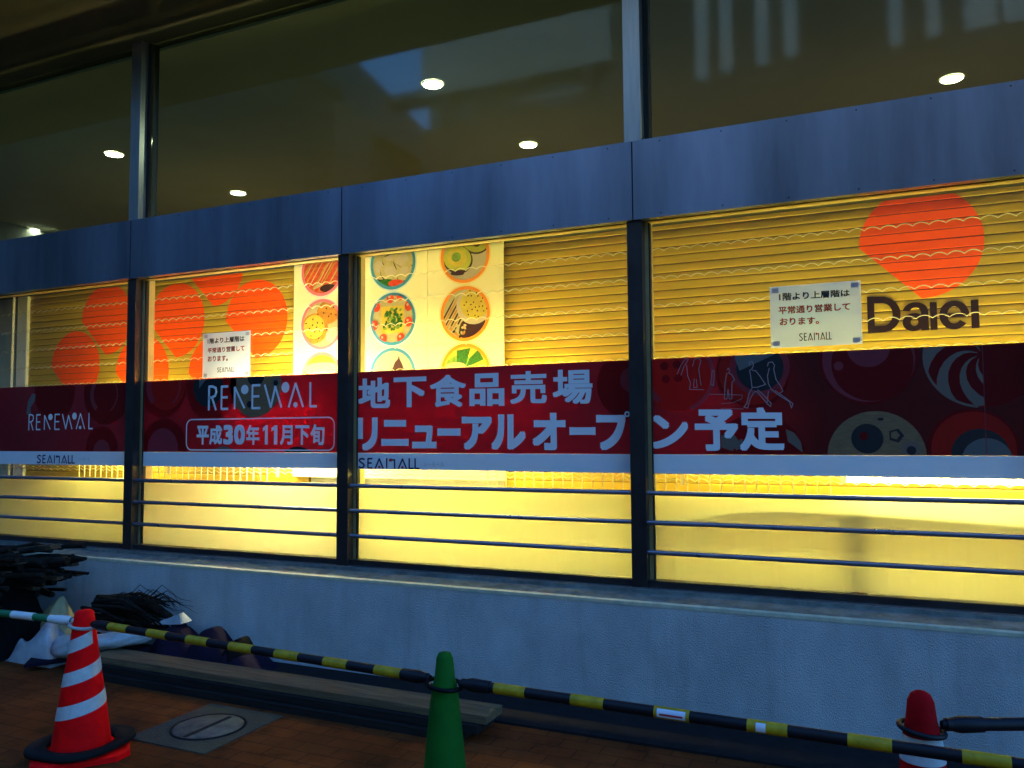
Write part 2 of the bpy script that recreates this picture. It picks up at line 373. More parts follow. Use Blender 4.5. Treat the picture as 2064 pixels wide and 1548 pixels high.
sR = shutter(-2.32, 3.6, 'roller_shutter', 'closed cream roller shutter with one large orange notched circle above dark brown lettering')
emblem(sR, .23, 2.515)
lm = MB()
def strip(m, po, pi, y):
    for k in range(len(po)-1): m.add([(po[k][0], y, po[k][1]), (po[k+1][0], y, po[k+1][1]), (pi[k+1][0], y, pi[k+1][1]), (pi[k][0], y, pi[k][1])], [(0, 1, 2, 3)])
def arcpts(cx, cz, rx, rz, a0, a1, n=26): return [(cx+rx*math.cos(R_(a0+(a1-a0)*k/n)), cz+rz*math.sin(R_(a0+(a1-a0)*k/n))) for k in range(n+1)]
def boxed(xa, xb, t, b):
    A, B = at(1500+xa/3.66, 360+t[0]/3.66, .597), at(1500+xb/3.66, 360+t[1]/3.66, .597); C, D = at(1500+xa/3.66, 360+b[0]/3.66, .597), at(1500+xb/3.66, 360+b[1]/3.66, .597)
    def f(p): u, v = p; lo = C.z+(D.z-C.z)*u; hi = A.z+(B.z-A.z)*u; return (A.x+(B.x-A.x)*u, lo+(hi-lo)*v)
    return f
YL = .5975
f = boxed(905, 1150, (872, 868), (1141, 1128))
strip(lm, [f(p) for p in [(0, 0)]+arcpts(.45, .5, .55, .5, -90, 90)+[(0, 1), (0, 0)]], [f(p) for p in [(.215, .185)]+arcpts(.45, .5, .31, .315, -90, 90)+[(.215, .815), (.215, .185)]], YL)
f = boxed(1165, 1358, (920, 905), (1130, 1117))
strip(lm, [f(p) for p in arcpts(.42, .31, .43, .32, 0, 360)], [f(p) for p in arcpts(.45, .31, .145, .135, 0, 360)], YL)
strip(lm, [f(p) for p in arcpts(.49, .66, .49, .345, 0, 168)], [f(p) for p in arcpts(.49, .66, .2, .165, 0, 168)], YL-.0001)
lm.poly([f(p) for p in ((.70, 0), (1.0, 0), (.98, .68), (.71, .68))], YL-.0002)
for q in ((1368, 1420, (912, 910), (1118, 1114)), (1670, 1728, (897, 890), (1105, 1101))):
    f = boxed(*q); lm.poly([f(p) for p in ((0, 0), (1, 0), (1, 1), (0, 1))], YL)
f = boxed(1435, 1657, (905, 893), (1118, 1107))
strip(lm, [f(p) for p in arcpts(.5, .5, .5, .5, 0, 322, 40)], [f(p) for p in arcpts(.5, .5, .235, .295, 0, 322, 40)], YL)
lm.poly([f(p) for p in ((.15, .42), (.99, .42), (1.0, .56), (.15, .56))], YL-.0001)
lm.build('lettering', brownm, sR)
gp = thing('shutter_guide', (-7.26, .6, .62), 'upright yellow lit guide post with a thin pale rod, at the far left shutter edge', 'guide post')
MB().box(-7.30, -7.166, .575, .66, .612, 2.78).build('post', white, gp)
MB().tube([(-7.335, .56, .612), (-7.335, .56, 2.78)], .012).build('rod', white, gp)
MB().box(-9.6, -7.36, .60, .64, .612, 2.783).build('plain_wall_panel', mat('grey panel', (.5, .47, .36), .7, var=.05)); tag(bpy.data.objects['plain_wall_panel'], 'plain dull grey board left of the yellow guide post behind the glass', 'panel')

# ---------------------------------------------------------------- food posters
posterm = mat('white poster', (.84, .78, .48), .45, var=.02)
def pm(name, c, **k): return mat('print '+name, c, .45, **k)
PX = [-4.061, -3.471, -2.881, -2.289]; CXP = [-3.795, -3.170, -2.584]; CZP = [2.704, 2.300, 1.902]; RP = .187
FOOD = [pm('cream', (.42, .36, .17), var=.15, vscale=30), pm('dark brown', (.05, .014, .010), var=.3, vscale=30), pm('leaf green', (.025, .13, .012), var=.6, vscale=60),
        pm('tomato', (.62, .05, .012), var=.2, vscale=40), pm('bread', (.46, .20, .02), var=.3, vscale=25), pm('pale yellow', (.55, .42, .04), var=.12, vscale=30),
        pm('avocado', (.42, .42, .04), var=.15, vscale=20), pm('salmon', (.55, .07, .02), var=.45, vscale=16, stretch=(1, 1, 4)), pm('skin', (.022, .02, .006)), pm('plate', (.45, .38, .28)), pm('light green', (.18, .32, .03), var=.4, vscale=25)]
RINGM = [pm('pink', (.72, .16, .2)), pm('sky blue', (.04, .24, .42)), pm('orange ring', (.80, .24, .008))]
GLOW = [pm('pale pink', (.86, .66, .66)), pm('pale blue', (.55, .72, .74)), pm('pale orange', (.88, .66, .28))]
RNAMES = [['pink', 'salmon strips, buns and noodles'], ['blue', 'dumplings, sprouts and chocolate'], ['orange', 'avocado, soup and leaf greens']]
def blob(m, cx, cz, rx, rz, mi, y, clip, rot=0, n=28): m.disc(cx, cz, rx, y, rz, n, mi, rot, clip)
def food(m, kind, cx, cz, y, rnd):
    """contents of a round food picture, cut to the disc"""
    r = RP*.93; N = 20
    clip = [(lambda p, a=2*math.pi*k/N: r*math.cos(math.pi/N)-((p[0]-cx)*math.cos(a)+(p[1]-cz)*math.sin(a))) for k in range(N)]
    lay = [0]
    def e(u, v, ru, rv, mi, rot=0, n=24):
        lay[0] += 1; blob(m, cx+u*RP, cz+v*RP, ru*RP, rv*RP, mi, y-lay[0]*6e-5, clip, R_(rot), n)
    if kind == 0:
        e(0, 0, 1, 1, 7)
        for k in range(9): e(-.8+k*.2, .1*math.sin(k), .04, 1.1, 3 if k % 2 else 4, -35)
        for k in range(5): e(-.6+k*.33, .15*math.cos(k*2), .02, .9, 0, -35)
        e(.3, -.72, .4, .16, 1); e(-.2, -.6, .25, .06, 0, 20)
    elif kind == 1:
        e(0, 0, 1, 1, 0); e(.35, .5, .62, .5, 4, 20); e(-.35, -.15, .66, .62, 4); e(-.38, -.08, .52, .48, 5); e(.55, -.5, .35, .3, 9)
        for k in range(14): a = k*2.4; q = .1+.04*k; e(-.35+q*math.cos(a), -.1+q*math.sin(a), .05, .025, 1, k*40, 10)
        for k in range(6): e(.1+.12*k, .45+.2*math.sin(k*2), .04, .03, 1, k*30, 10)
    elif kind == 2:
        e(0, 0, 1, 1, 4); e(0, .35, .9, .25, 0); e(0, .02, .8, .22, 9)
        for k in range(12): e(-.7+k*.13, -.25+.12*math.sin(k*1.7), .16, .09, [5, 4, 0, 1][k % 4], k*31, 14)
    elif kind == 3:
        e(0, 0, 1, 1, 8)
        for u, v, ru, rv, ro in ((-.5, .45, .5, .35, 20), (.3, .6, .55, .35, -15), (-.55, -.15, .5, .45, -30), (.0, .2, .5, .3, 10), (.45, .05, .55, .45, 25), (-.05, -.35, .55, .38, -20), (.55, -.4, .4, .3, 30)): (e(u+.02, v-.03, ru*1.02, rv*1.02, 8, ro), e(u, v, ru*.96, rv*.95, 0, ro), e(u-.05, v+.06, ru*.55, rv*.5, 9, ro))
        e(-.3, -.75, .4, .16, 2); e(.15, -.78, .35, .14, 3); e(.1, -.1, .02, .2, 8, 25); e(-.15, .35, .25, .02, 8, 15)
    elif kind == 4:
        e(0, 0, 1, 1, 0); m.poly(cut_all([(cx-.52*RP, cz-.55*RP), (cx+.5*RP, cz-.55*RP), (cx+.5*RP, cz+.5*RP), (cx-.52*RP, cz+.5*RP)], clip), y-9e-5, 5); lay[0] = 3
        for k in range(70):
            u, v = rnd.uniform(-.4, .4), rnd.uniform(-.42, .38); e(u, v, rnd.uniform(.05, .1), rnd.uniform(.04, .07), rnd.choice([2, 2, 2, 10]), rnd.uniform(0, 180), 8)
        for u, v in ((-.1, .8), (.35, .88), (.72, .45), (.72, -.15), (.38, -.75), (-.42, -.75), (-.82, -.2), (-.72, .5)): e(u, v, .17, .19, 3); e(u-.04, v+.06, .05, .05, 9)
    elif kind == 5:
        e(0, 0, 1, 1, 9); m.poly(cut_all([(cx-.1*RP, cz+.02*RP), (cx+.28*RP, cz-.05*RP), (cx+.62*RP, cz-.1*RP), (cx+.42*RP, cz+.4*RP), (cx+.28*RP, cz+.62*RP), (cx+.1*RP, cz+.45*RP)][::1], clip), y-3e-4, 1)
        m.poly(cut_all([(cx-.15*RP, cz-1*RP), (cx+.75*RP, cz-1*RP), (cx+.4*RP, cz+.25*RP), (cx+.28*RP, cz+.72*RP)], clip), y-4e-4, 1)
    elif kind == 6:
        e(0, 0, 1, 1, 9); e(-.2, .85, .42, .5, 1); e(.45, .52, .6, .5, 8, -22); e(.45, .55, .56, .46, 6, -22); e(.5, .5, .2, .22, 1); e(-.3, -.12, .64, .52, 8, -20); e(-.32, -.08, .6, .48, 6, -20); e(-.34, -.05, .42, .32, 5, -20); e(-.36, -.02, .2, .18, 10)
        e(-.25, -.62, .35, .1, 1); e(.3, -.68, .35, .1, 9)
    elif kind == 7:
        e(0, 0, 1, 1, 0); e(.35, -.6, .6, .5, 1)
        for k in range(7): e(-.75+k*.1, .1-.04*k, .035, .6, [1, 4][k % 2], -32)
        e(.38, .3, .74, .72, 9); e(.42, .36, .62, .6, 5)
        for k in range(36): a = k*2.39; q = .09*math.sqrt(k); e(.42+q*math.cos(a), .34+q*math.sin(a), .035, .025, 8 if k % 3 else 0, k*50, 8)
        for k in range(26): e(rnd.uniform(-.7, .05), rnd.uniform(-.85, -.4), .07, .05, [4, 0, 8][k % 3], k*33, 8)
    else:
        e(0, 0, 1, 1, 5); e(-.3, .35, .5, .25, 10, 10)
        m.poly(cut_all([(cx-.35*RP, cz+.15*RP), (cx+.0*RP, cz+.12*RP), (cx+.22*RP, cz+.85*RP), (cx-.35*RP, cz+.78*RP)], clip), y-2e-4, 2); lay[0] = 4
        m.poly(cut_all([(cx+.0*RP, cz+.12*RP), (cx+.75*RP, cz+.4*RP), (cx+.55*RP, cz+.78*RP), (cx+.2*RP, cz+.5*RP)], clip), y-2.5e-4, 2); lay[0] = 5
        e(-.4, .1, .5, .25, 0); e(.35, .1, .5, .12, 10, 10); e(.0, -.4, .8, .4, 10)
def cut_all(pts, clip):
    for fn in clip: pts = cut(pts, fn)
    return pts if len(pts) > 2 else [(0, 0), (1e-4, 0), (0, 1e-4)]
rnd = random.Random(5)
for i in range(3):
    t = thing('food_poster', ((PX[i]+PX[i+1])/2, .56, 1.16), f'white food poster with {RNAMES[i][0]} ringed round pictures of {RNAMES[i][1]}', 'poster', 'food posters on the shutter')
    MB().box(PX[i]+.002, PX[i+1]-.002, .545, .552, 1.16, 2.770).build('sheet', posterm, t)
    for j in range(3):
        cx, cz = CXP[i], CZP[j]; m = MB(); zt = 2.769
        m.ring(cx, cz, RP*1.0, RP*1.08, .5436, mi=1, zmax=zt); m.ring(cx, cz, RP*.90, RP*1.02, .5428, mi=0, zmax=zt)
        m.build('picture_ring', [RINGM[i], GLOW[i]], t)
        m = MB(); food(m, i*3+j, cx, cz, .5443, rnd)
        # keep the picture inside the sheet
        m.v = [(x, y, min(z, zt)) for x, y, z in m.v]
        o = m.build('food_picture', FOOD, t)

# ---------------------------------------------------------------- scalloped grille behind the glass
grm = mat('grille wire', (.62, .55, .36), .4, metal=.3)
gg = thing('scalloped_grille', (-3, .3, 1.1), 'fine grille of scalloped wires hanging behind the glass across all the windows', 'grille')
rows = [2.545, 2.378, 2.212, 2.056, 1.90, 1.74, 1.58, 1.42, 1.30, 1.215, 1.19]
for z in rows:
    m = MB(); x = -7.1; pts = []
    while x < 2.4:
        for k in range(8):
            u = k/8; pts.append((x+u*.0775, .30, z+.017*math.sin(math.pi*u)**.8))
        x += .0775
    m.tube(pts, .0027 if z > 1.25 else .0036, 5, cap=False); m.build('scalloped_wire', grm, gg)
x = -6.05
lk = MB()
while x < -.2:
    if not (-4.07 < x < -2.3): lk.box(x-.0028, x+.0028, .285, .291, 1.14, 1.262)
    x += .0637
for xx in (-1.047, -5.05, -3.98): lk.box(xx-.012, xx+.012, .283, .289, 1.17, 1.262)
lo = lk.build('vertical_link', mat('bright link', (.85, .8, .6), .3), gg); lo['kind'] = 'stuff'

# ---------------------------------------------------------------- lamps in the display box (one tube shows under the banner, the rest stay hidden)
def tube_lamp(x0, x1, y, z, L, label, col=LAMP_COL):
    t = thing('tube_lamp', ((x0+x1)/2, y, z), label, 'lamp', 'tube lamps behind the window banner')
    MB().tube([(x0, y, z), (x1, y, z)], .013, 10).build('tube', mat(f'lit tube {L} {col[2]}', (.9, .9, .8), .4, emit=col, es=L*.5), t)
    MB().box(x0-.03, x0-.001, y-.018, y+.018, z-.02, z+.02).build('end_cap', white, t); MB().box(x1+.001, x1+.03, y-.018, y+.018, z-.02, z+.02).build('end_cap', white, t)
    return t
tube_lamp(-5.9, -5.25, .26, 1.52, 64, 'lit tube lamp hidden behind the leftmost banner panel')
tube_lamp(-4.25, -3.4, .24, 1.60, 150, 'strongest lit tube lamp behind the banner panel with the rounded date box', (1, .9, .45))
tube_lamp(-3.1, -1.75, .24, 1.58, 52, 'lit tube lamp behind the banner panel with the big white headline')
tube_lamp(-.17, .75, .24, 1.222, 15, 'bare lit tube lamp showing just under the rightmost banner panel', (1, .9, .45))
tube_lamp(-7.0, -5.5, .5, .72, .7, 'lit tube lamp low behind the frosted glass at the left')
tube_lamp(-4.9, -3.4, .5, .72, 2.6, 'lit tube lamp low behind the frosted glass under the date box')
tube_lamp(-1.1, 1.6, .38, 1.48, 35, 'added unseen tube lamp brightening the shutter behind the banner panel with round buttons')  # extra hidden lamp added to brighten this bay's shutter
tube_lamp(-3.1, -1.3, .5, .72, 6.5, 'lit tube lamp low behind the frosted glass in the middle bay')
tube_lamp(-1.1, 1.6, .5, .72, 2.5, 'lit tube lamp low behind the frosted glass at the right')

# ---------------------------------------------------------------- frosted film, banner, notices
frost = mat('frosted film', (.75, .72, .62), .6, var=.12, vscale=50, stretch=(1, 1, .04), trans=(.8, (.74, .73, .60)))
for k, (a, b) in enumerate(zip(BAYX[:-1], BAYX[1:])):
    if k not in (1, 2, 3, 4, 5): continue
    o = MB().box(a+.065, b-.045, .0865, .0875, .668, 1.152).build('frosted_film', frost)
    tag(o, ['frosted film on the glass left of the leftmost visible post', 'dull yellow lit frosted film below the smallest banner lettering', 'yellow lit frosted film below the banner with the rounded date box', 'brightest yellow frosted film below the big white headline', 'frosted film with a brown curved shadow and dark post showing through', 'frosted film on the glass beyond the right edge'][k], 'window film', 'frosted films on the lower glass')
YB = .0745
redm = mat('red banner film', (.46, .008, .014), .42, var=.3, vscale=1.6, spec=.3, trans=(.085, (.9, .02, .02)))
red_dim = mat('dim backlit red banner film', (.24, .006, .014), .42, var=.35, vscale=1.6, spec=.3, trans=(.03, (.9, .02, .02)))  # darker, less translucent red: weak backlight put into the film colour
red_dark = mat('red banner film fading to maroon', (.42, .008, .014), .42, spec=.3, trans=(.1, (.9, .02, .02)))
def tone_fade(m, x_red, x_dark, dark):
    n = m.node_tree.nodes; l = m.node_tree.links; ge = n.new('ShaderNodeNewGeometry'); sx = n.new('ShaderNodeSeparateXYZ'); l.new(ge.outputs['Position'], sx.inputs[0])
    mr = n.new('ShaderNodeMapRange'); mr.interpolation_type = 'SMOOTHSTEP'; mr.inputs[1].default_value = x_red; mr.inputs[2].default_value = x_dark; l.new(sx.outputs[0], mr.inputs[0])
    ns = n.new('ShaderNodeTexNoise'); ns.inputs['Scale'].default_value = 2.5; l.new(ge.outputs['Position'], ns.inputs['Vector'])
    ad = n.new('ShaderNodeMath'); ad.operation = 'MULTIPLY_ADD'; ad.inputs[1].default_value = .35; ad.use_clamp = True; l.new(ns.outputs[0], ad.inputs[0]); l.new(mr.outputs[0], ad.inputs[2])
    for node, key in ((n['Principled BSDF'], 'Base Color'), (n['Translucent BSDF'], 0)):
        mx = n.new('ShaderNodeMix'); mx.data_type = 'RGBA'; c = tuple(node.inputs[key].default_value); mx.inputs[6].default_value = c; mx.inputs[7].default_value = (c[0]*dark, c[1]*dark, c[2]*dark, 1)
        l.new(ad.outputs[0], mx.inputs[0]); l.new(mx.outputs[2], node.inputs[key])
tone_fade(red_dark, -.85, -.1, .2)  # red runs to darker maroon towards the right
whm = mat('white banner film', (.76, .80, .84), .42, var=.02, trans=(.035, (.8, .78, .7)))
txm = mat('white lettering film', (.84, .84, .86), .42, trans=(.05, (.8, .78, .7)))
navy = mat('navy lettering film', (.012, .018, .09), .4)
logored = mat('red dot film', (.55, .03, .03), .4)
BP = dict(red=mat('print bright red', (.72, .02, .015), .35, trans=(.6, (.95, .05, .02))), drk=mat('print black glass', (.012, .014, .02), .2), gry=mat('print grey sheen', (.11, .11, .11), .3),
          rim=mat('print rose rim', (.30, .03, .045), .4, spec=.3, trans=(.3, (.8, .1, .1))), mar=mat('print maroon', (.22, .008, .012), .4, spec=.3, trans=(.55, (.75, .02, .02))), pale=mat('print pale swirl', (.15, .10, .08), .4), wood=mat('print wood disc', (.19, .11, .05), .5, var=.3, vscale=18, stretch=(1, 1, 5)), line=mat('print line drawing', (.40, .25, .27), .4), brt=mat('print rose sheen', (.34, .05, .08), .35, trans=(.5, (.9, .1, .1))))
BL = list(BP.values()); BI = {k: i for i, k in enumerate(BP)}
ZT, ZM, ZW = 1.886, 1.354, 1.248
LABB = {1: 'dimly backlit red banner panel with small white logo lettering, leftmost', 2: 'red banner panel with a white rounded box holding a date', 3: 'red banner panel filled by a big white two line headline', 4: 'dark red banner panel printed with round buttons, a swirl and walking outlines', 5: 'plain dark red banner panel beyond the right edge'}
def half(x0, x1, z0, z1): return [lambda p: p[0]-x0, lambda p: x1-p[0], lambda p: p[1]-z0, lambda p: z1-p[1]]
banner = {}
for k in (1, 2, 3, 4, 5):
    a, b = BAYX[k]+.066, BAYX[k+1]-.046
    t = thing('window_banner', ((a+b)/2, YB, ZW), LABB[k], 'banner', 'banner panels on the glass'); banner[k] = (t, a, b)
    MB().box(a, b, YB-.0008, YB, ZM, ZT).build('red_field', red_dark if k == 4 else red_dim if k == 1 else redm, t)
    MB().box(a, b, YB-.0008, YB, ZW, ZM-.0004).build('white_strip', whm, t)
def pd(m, k, x, y, rpx, mi, lay, e=None, clipx=None, n=44):
    """printed disc centred at photo pixel x, y, radius rpx pixels, on banner k"""
    t, a, b = banner[k]; c = at(x, y, YB); r = abs(at(x, y+rpx, YB).z-c.z)
    m.disc(c.x, c.z, r, YB-.0009-.00012*lay, r*(e or 1), n, BI[mi], 0, half(a, clipx or b, ZM+.001, ZT-.001)); return c, r
def pring(m, k, x, y, r0, r1, mi, lay, a0=0, a1=360):
    t, a, b = banner[k]; c = at(x, y, YB); q0, q1 = (abs(at(x, y+r, YB).z-c.z) for r in (r0, r1))
    for j in range(48):
        t0, t1 = R_(a0+(a1-a0)*j/48), R_(a0+(a1-a0)*(j+1)/48)
        pts = cut_clip([(c.x+q*math.cos(tt), c.z+q*math.sin(tt)) for q, tt in ((q0, t0), (q1, t0), (q1, t1), (q0, t1))], half(a, b, ZM+.001, ZT-.001))
        if len(pts) > 2: m.poly(pts, YB-.0009-.00012*lay, BI[mi])
def cut_clip(pts, cl):
    for f in cl: pts = cut(pts, f)
    return pts
# panel with buttons, swirl, wood disc and outlines (right)
m = MB(); k = 4; t4, a4, b4 = banner[4]
pd(m, k, 1366, 758, 72, 'red', 1); pring(m, k, 1366, 758, 66, 74, 'brt', 2, -70, 60); pring(m, k, 1366, 752, 60, 72, 'brt', 2, 150, 235)
for x, y in ((1339, 738), (1364, 735), (1342, 764), (1367, 762)): pd(m, k, x, y, 8.5, 'mar', 3, n=20)
pd(m, k, 1517, 750, 73, 'mar', 1); pd(m, k, 1517, 748, 68, 'red', 2); pd(m, k, 1531, 740, 58, 'rim', 3); pd(m, k, 1531, 742, 46, 'drk', 4)
c, r = at(1531, 742, YB), .16
sh = [(c.x-.9*r*.86+.02, c.z-.01), (c.x+.5*r, c.z+.07), (c.x+.55*r, c.z+.115), (c.x+.1*r, c.z+.145), (c.x-.5*r, c.z+.12), (c.x-.8*r, c.z+.06)]
m.poly(cut_clip(sh, half(a4, b4, ZM+.001, ZT-.001)), YB-.0015, BI['gry'])
pd(m, k, 1749, 722, 92, 'mar', 1); pd(m, k, 1749, 724, 86, 'brt', 2); pd(m, k, 1757, 732, 76, 'mar', 3); pd(m, k, 1750, 700, 40, 'brt', 4); pd(m, k, 1690, 738, 9, 'brt', 5)
pd(m, k, 1766, 920, 92, 'wood', 1); pd(m, k, 1748, 884, 30, 'drk', 2); pd(m, k, 1741, 879, 9, 'mar', 3, n=7); pd(m, k, 1836, 907, 18, 'pale', 3); pd(m, k, 1837, 908, 9, 'drk', 4)
pd(m, k, 1806, 878, 15, 'drk', 2, n=5); pd(m, k, 1804, 877, 9, 'wood', 3, n=5); pd(m, k, 1775, 845, 6, 'drk', 2, .5)
pd(m, k, 1960, 905, 82, 'mar', 1); pd(m, k, 1962, 905, 76, 'red', 2); pd(m, k, 1976, 916, 52, 'drk', 3); pd(m, k, 1990, 928, 45, 'gry', 4)
pd(m, k, 1528, 925, 92, 'mar', 1); pd(m, k, 1470, 890, 20, 'pale', 2, n=5)
# swirl disc
c, r = pd(m, k, 1978, 716, 106, 'mar', 1)
for j in range(8):
    L, Rr = [], []
    for q in range(9):
        u = q/8; rad = r*(.08+.9*u); base = R_(45*j+10)+u*1.5
        hwid = R_(4+9*u); L.append((c.x+rad*math.cos(base-hwid), c.z+rad*math.sin(base-hwid))); Rr.append((c.x+rad*math.cos(base+hwid), c.z+rad*math.sin(base+hwid)))
    for q in range(8):
        pts = cut_clip([L[q], L[q+1], Rr[q+1], Rr[q]], half(a4, at(1985, 800, YB).x, ZM+.001, ZT-.001))
        if len(pts) > 2: m.poly(pts, YB-.0012, BI['pale'])
pring(m, k, 1978, 716, 101, 106, 'pale', 3, 160, 265)
sx = at(1984, 800, YB).x; m.poly([(sx-.002, ZM), (sx+.002, ZM), (sx+.002, ZT), (sx-.002, ZT)], YB-.0016, BI['brt'])
for pts in ([(1584, 865), (1600, 872), (1614, 890), (1618, 912), (1602, 900), (1588, 890)], [(1478, 895), (1496, 884), (1500, 900), (1484, 908)]):
    q = [at(x, y, YB) for x, y in pts]; m.poly(cut_clip([(p.x, p.z) for p in reversed(q)], half(a4, b4, ZM+.001, ZT-.001)), YB-.0014, BI['pale'])
# the walking outlines
def ln(pts, w=.004, mi='line', k=4): stroke(m, [(at(x, y, YB).x, at(x, y, YB).z) for x, y in pts], w, YB-.0018, BI[mi])
z5 = lambda pts: [(1264+x/5.16, 680+y/5.16) for x, y in pts]
ln(z5([(1275, 290), (1270, 265), (1290, 250), (1312, 262), (1312, 300), (1300, 325), (1275, 345), (1285, 400), (1300, 520), (1350, 520), (1440, 490), (1380, 400), (1340, 350), (1300, 340)]))
ln(z5([(1300, 530), (1270, 580), (1245, 690), (1215, 725), (1255, 735), (1280, 640), (1320, 570), (1350, 560), (1450, 680), (1490, 720), (1500, 690), (1420, 600), (1360, 545)]))
ln(z5([(1460, 300), (1470, 262), (1510, 255), (1535, 290), (1525, 330), (1550, 440), (1600, 510), (1620, 560), (1590, 580)]))
ln(z5([(1480, 320), (1460, 400), (1470, 480), (1500, 540), (1560, 590), (1690, 670), (1710, 735), (1725, 690), (1620, 610), (1540, 555)]))
ln(z5([(1470, 560), (1455, 690), (1490, 715)]))
ln(z5([(1040, 340), (1055, 320), (1070, 345), (1060, 370), (1035, 380), (1020, 470), (1012, 640), (1040, 640), (1050, 540), (1062, 640), (1090, 640), (1090, 470), (1120, 440), (1090, 390), (1060, 370)]), .0032)
ln(z5([(520, 385), (560, 290), (610, 220), (640, 225), (590, 310), (560, 395)]), .003); ln(z5([(620, 290), (630, 400), (660, 470), (650, 540), (800, 545)]), .003); ln(z5([(680, 300), (700, 230), (740, 215), (770, 240), (745, 330), (770, 500)]), .003)
ln(z5([(885, 350), (870, 490), (900, 500), (910, 350), (890, 345), (885, 350)]), .003); ln(z5([(700, 430), (690, 520), (730, 520), (720, 435)]), .003)
ln(z5([(980, 690), (1100, 680), (1190, 640), (1200, 600), (850, 590)]), .002); ln(z5([(975, 740), (1210, 745)]), .002)
m.build('printed_picture', BL, t4)
# panel with the date: left rings and black lens
m = MB(); k = 2
for kk, X, Y, r, mi, l in ((2, 330, 780, 62, 'mar', 1), (2, 335, 775, 52, 'red', 2)): pd(m, kk, X, Y, r, mi, l)
pring(m, 2, 330, 778, 42, 46, 'brt', 3, -55, 60); pring(m, 2, 330, 778, 34, 48, 'brt', 3, 150, 230)
pd(m, 2, 330, 905, 62, 'mar', 1); pd(m, 2, 328, 905, 42, 'brt', 2); pd(m, 2, 426, 782, 66, 'mar', 1); pd(m, 2, 420, 780, 40, 'drk', 2)
pd(m, 2, 515, 775, 66, 'wood', 1); pd(m, 2, 516, 757, 22, 'drk', 2); pd(m, 2, 503, 815, 7, 'drk', 3, n=12); pd(m, 2, 556, 772, 10, 'pale', 3, n=16); pd(m, 2, 556, 772, 6, 'drk', 4, n=16)
c = at(408, 772, YB); m.poly(cut_clip([(c.x-.03, c.z-.04), (c.x+.07, c.z+.06), (c.x+.06, c.z+.1), (c.x+.01, c.z+.09), (c.x-.03, c.z+.03)], half(banner[2][1], banner[2][2], ZM+.001, ZT-.001)), YB-.0014, BI['gry'])
pd(m, 2, 450, 945, 46, 'pale', 1); pd(m, 2, 600, 960, 60, 'drk', 1)
m.build('printed_picture', BL, banner[2][0])
m = MB()
pd(m, 1, 215, 790, 66, 'mar', 1); pring(m, 1, 210, 795, 36, 39, 'brt', 2, -60, 70); pring(m, 1, 210, 795, 30, 40, 'brt', 2, 140, 235); pd(m, 1, 205, 905, 46, 'mar', 2); pd(m, 1, 205, 910, 24, 'brt', 3)
pd(m, 1, 110, 790, 60, 'mar', 1); c = at(62, 815, YB)
m.poly([(c.x-.05, c.z-.08), (c.x+.01, c.z-.09), (c.x-.0, c.z-.03), (c.x+.05, c.z+.03), (c.x+.06, c.z+.08), (c.x+.02, c.z+.09), (c.x-.03, c.z+.03)], YB-.0015, BI['gry'])
m.build('printed_picture', BL, banner[1][0])
m = MB(); pd(m, 3, 1270, 775, 70, 'mar', 1); pd(m, 3, 1275, 765, 26, 'rim', 2); m.build('printed_picture', BL, banner[3][0])
# headline
YT = YB-.0032
m = MB(); ex, ey, sc = 600, 480, 2.9486
for ch, x0, x1, y0, y1 in (('地', 360, 550, 830, 1010), ('下', 570, 765, 825, 1005), ('食', 785, 1000, 812, 1003), ('品', 1020, 1228, 803, 998), ('売', 1262, 1480, 790, 985), ('場', 1515, 1752, 780, 985)):
    pxl(m, ch, ex+x0/sc, ex+x1/sc, (ey+(y0+4)/sc, ey+(y0-4)/sc), ey+y1/sc, YT, .026 if ch in '食場売' else .034)
for ch, x0, x1, y0, y1 in (('リ', 355, 475, 1065, 1262), ('ニ', 497, 660, 1080, 1235), ('ュ', 680, 825, 1112, 1250), ('ー', 830, 968, 1130, 1175), ('ア', 975, 1155, 1060, 1257), ('ル', 1150, 1355, 1047, 1258), ('オ', 1395, 1592, 1038, 1260), ('ー', 1615, 1770, 1123, 1170), ('フ', 1775, 1950, 1050, 1260)):
    pxl(m, ch, ex+x0/sc, ex+x1/sc, ey+y0/sc, ey+y1/sc, YT, .045)
pc = at(ex+1958/sc, ey+1046/sc, YT); m.ring(pc.x, pc.z, .0075, .0165, YT-.0008, 28); m.build('headline', txm, banner[3][0])
m = MB()
for ch, x0, x1, y0, y1 in (('ン', 130, 318, 920, 1095), ('予', 352, 578, 890, 1106), ('定', 585, 817, 880, 1106)):
    pxl(m, ch, 1264+x0/2.58, 1264+x1/2.58, 480+y0/2.58, 480+y1/2.58, YT, .036)
m.build('headline', txm, t4)
# date box
m = MB(); s7 = 4.128
for ch, x0, x1, y0, y1 in (('平', 728, 830, 570, 727), ('成', 833, 940, 566, 727), ('3', 950, 1030, 563, 727), ('0', 1040, 1130, 562, 727), ('年', 1140, 1250, 564, 729), ('1', 1278, 1320, 566, 727), ('1', 1350, 1400, 566, 727), ('月', 1422, 1527, 566, 729), ('下', 1548, 1665, 566, 729), ('旬', 1675, 1792, 558, 731)):
    pxl(m, ch, 220+x0/s7, 220+x1/s7, 720+y0/s7, 720+y1/s7, YT, .034 if ord(ch) > 200 else (.045 if ch != '1' else .02))
m.build('date_lettering', txm, banner[2][0])
A, B = at(220+645/s7, 720+520/s7, YT), at(220+1872/s7, 720+775/s7, YT); rr = .05; pts = []
for cx, cz, a0 in ((A.x+rr, A.z-rr, 90), (A.x+rr, B.z+rr, 180), (B.x-rr, B.z+rr, 270), (B.x-rr, A.z-rr, 0)):
    seq = [(cx+rr*math.cos(R_(a0+q*15)), cz+rr*math.sin(R_(a0+q*15))) for q in range(7)]; pts += seq
m = MB(); stroke(m, pts, .009, YT, 0, True); m.build('box_outline', txm, banner[2][0])
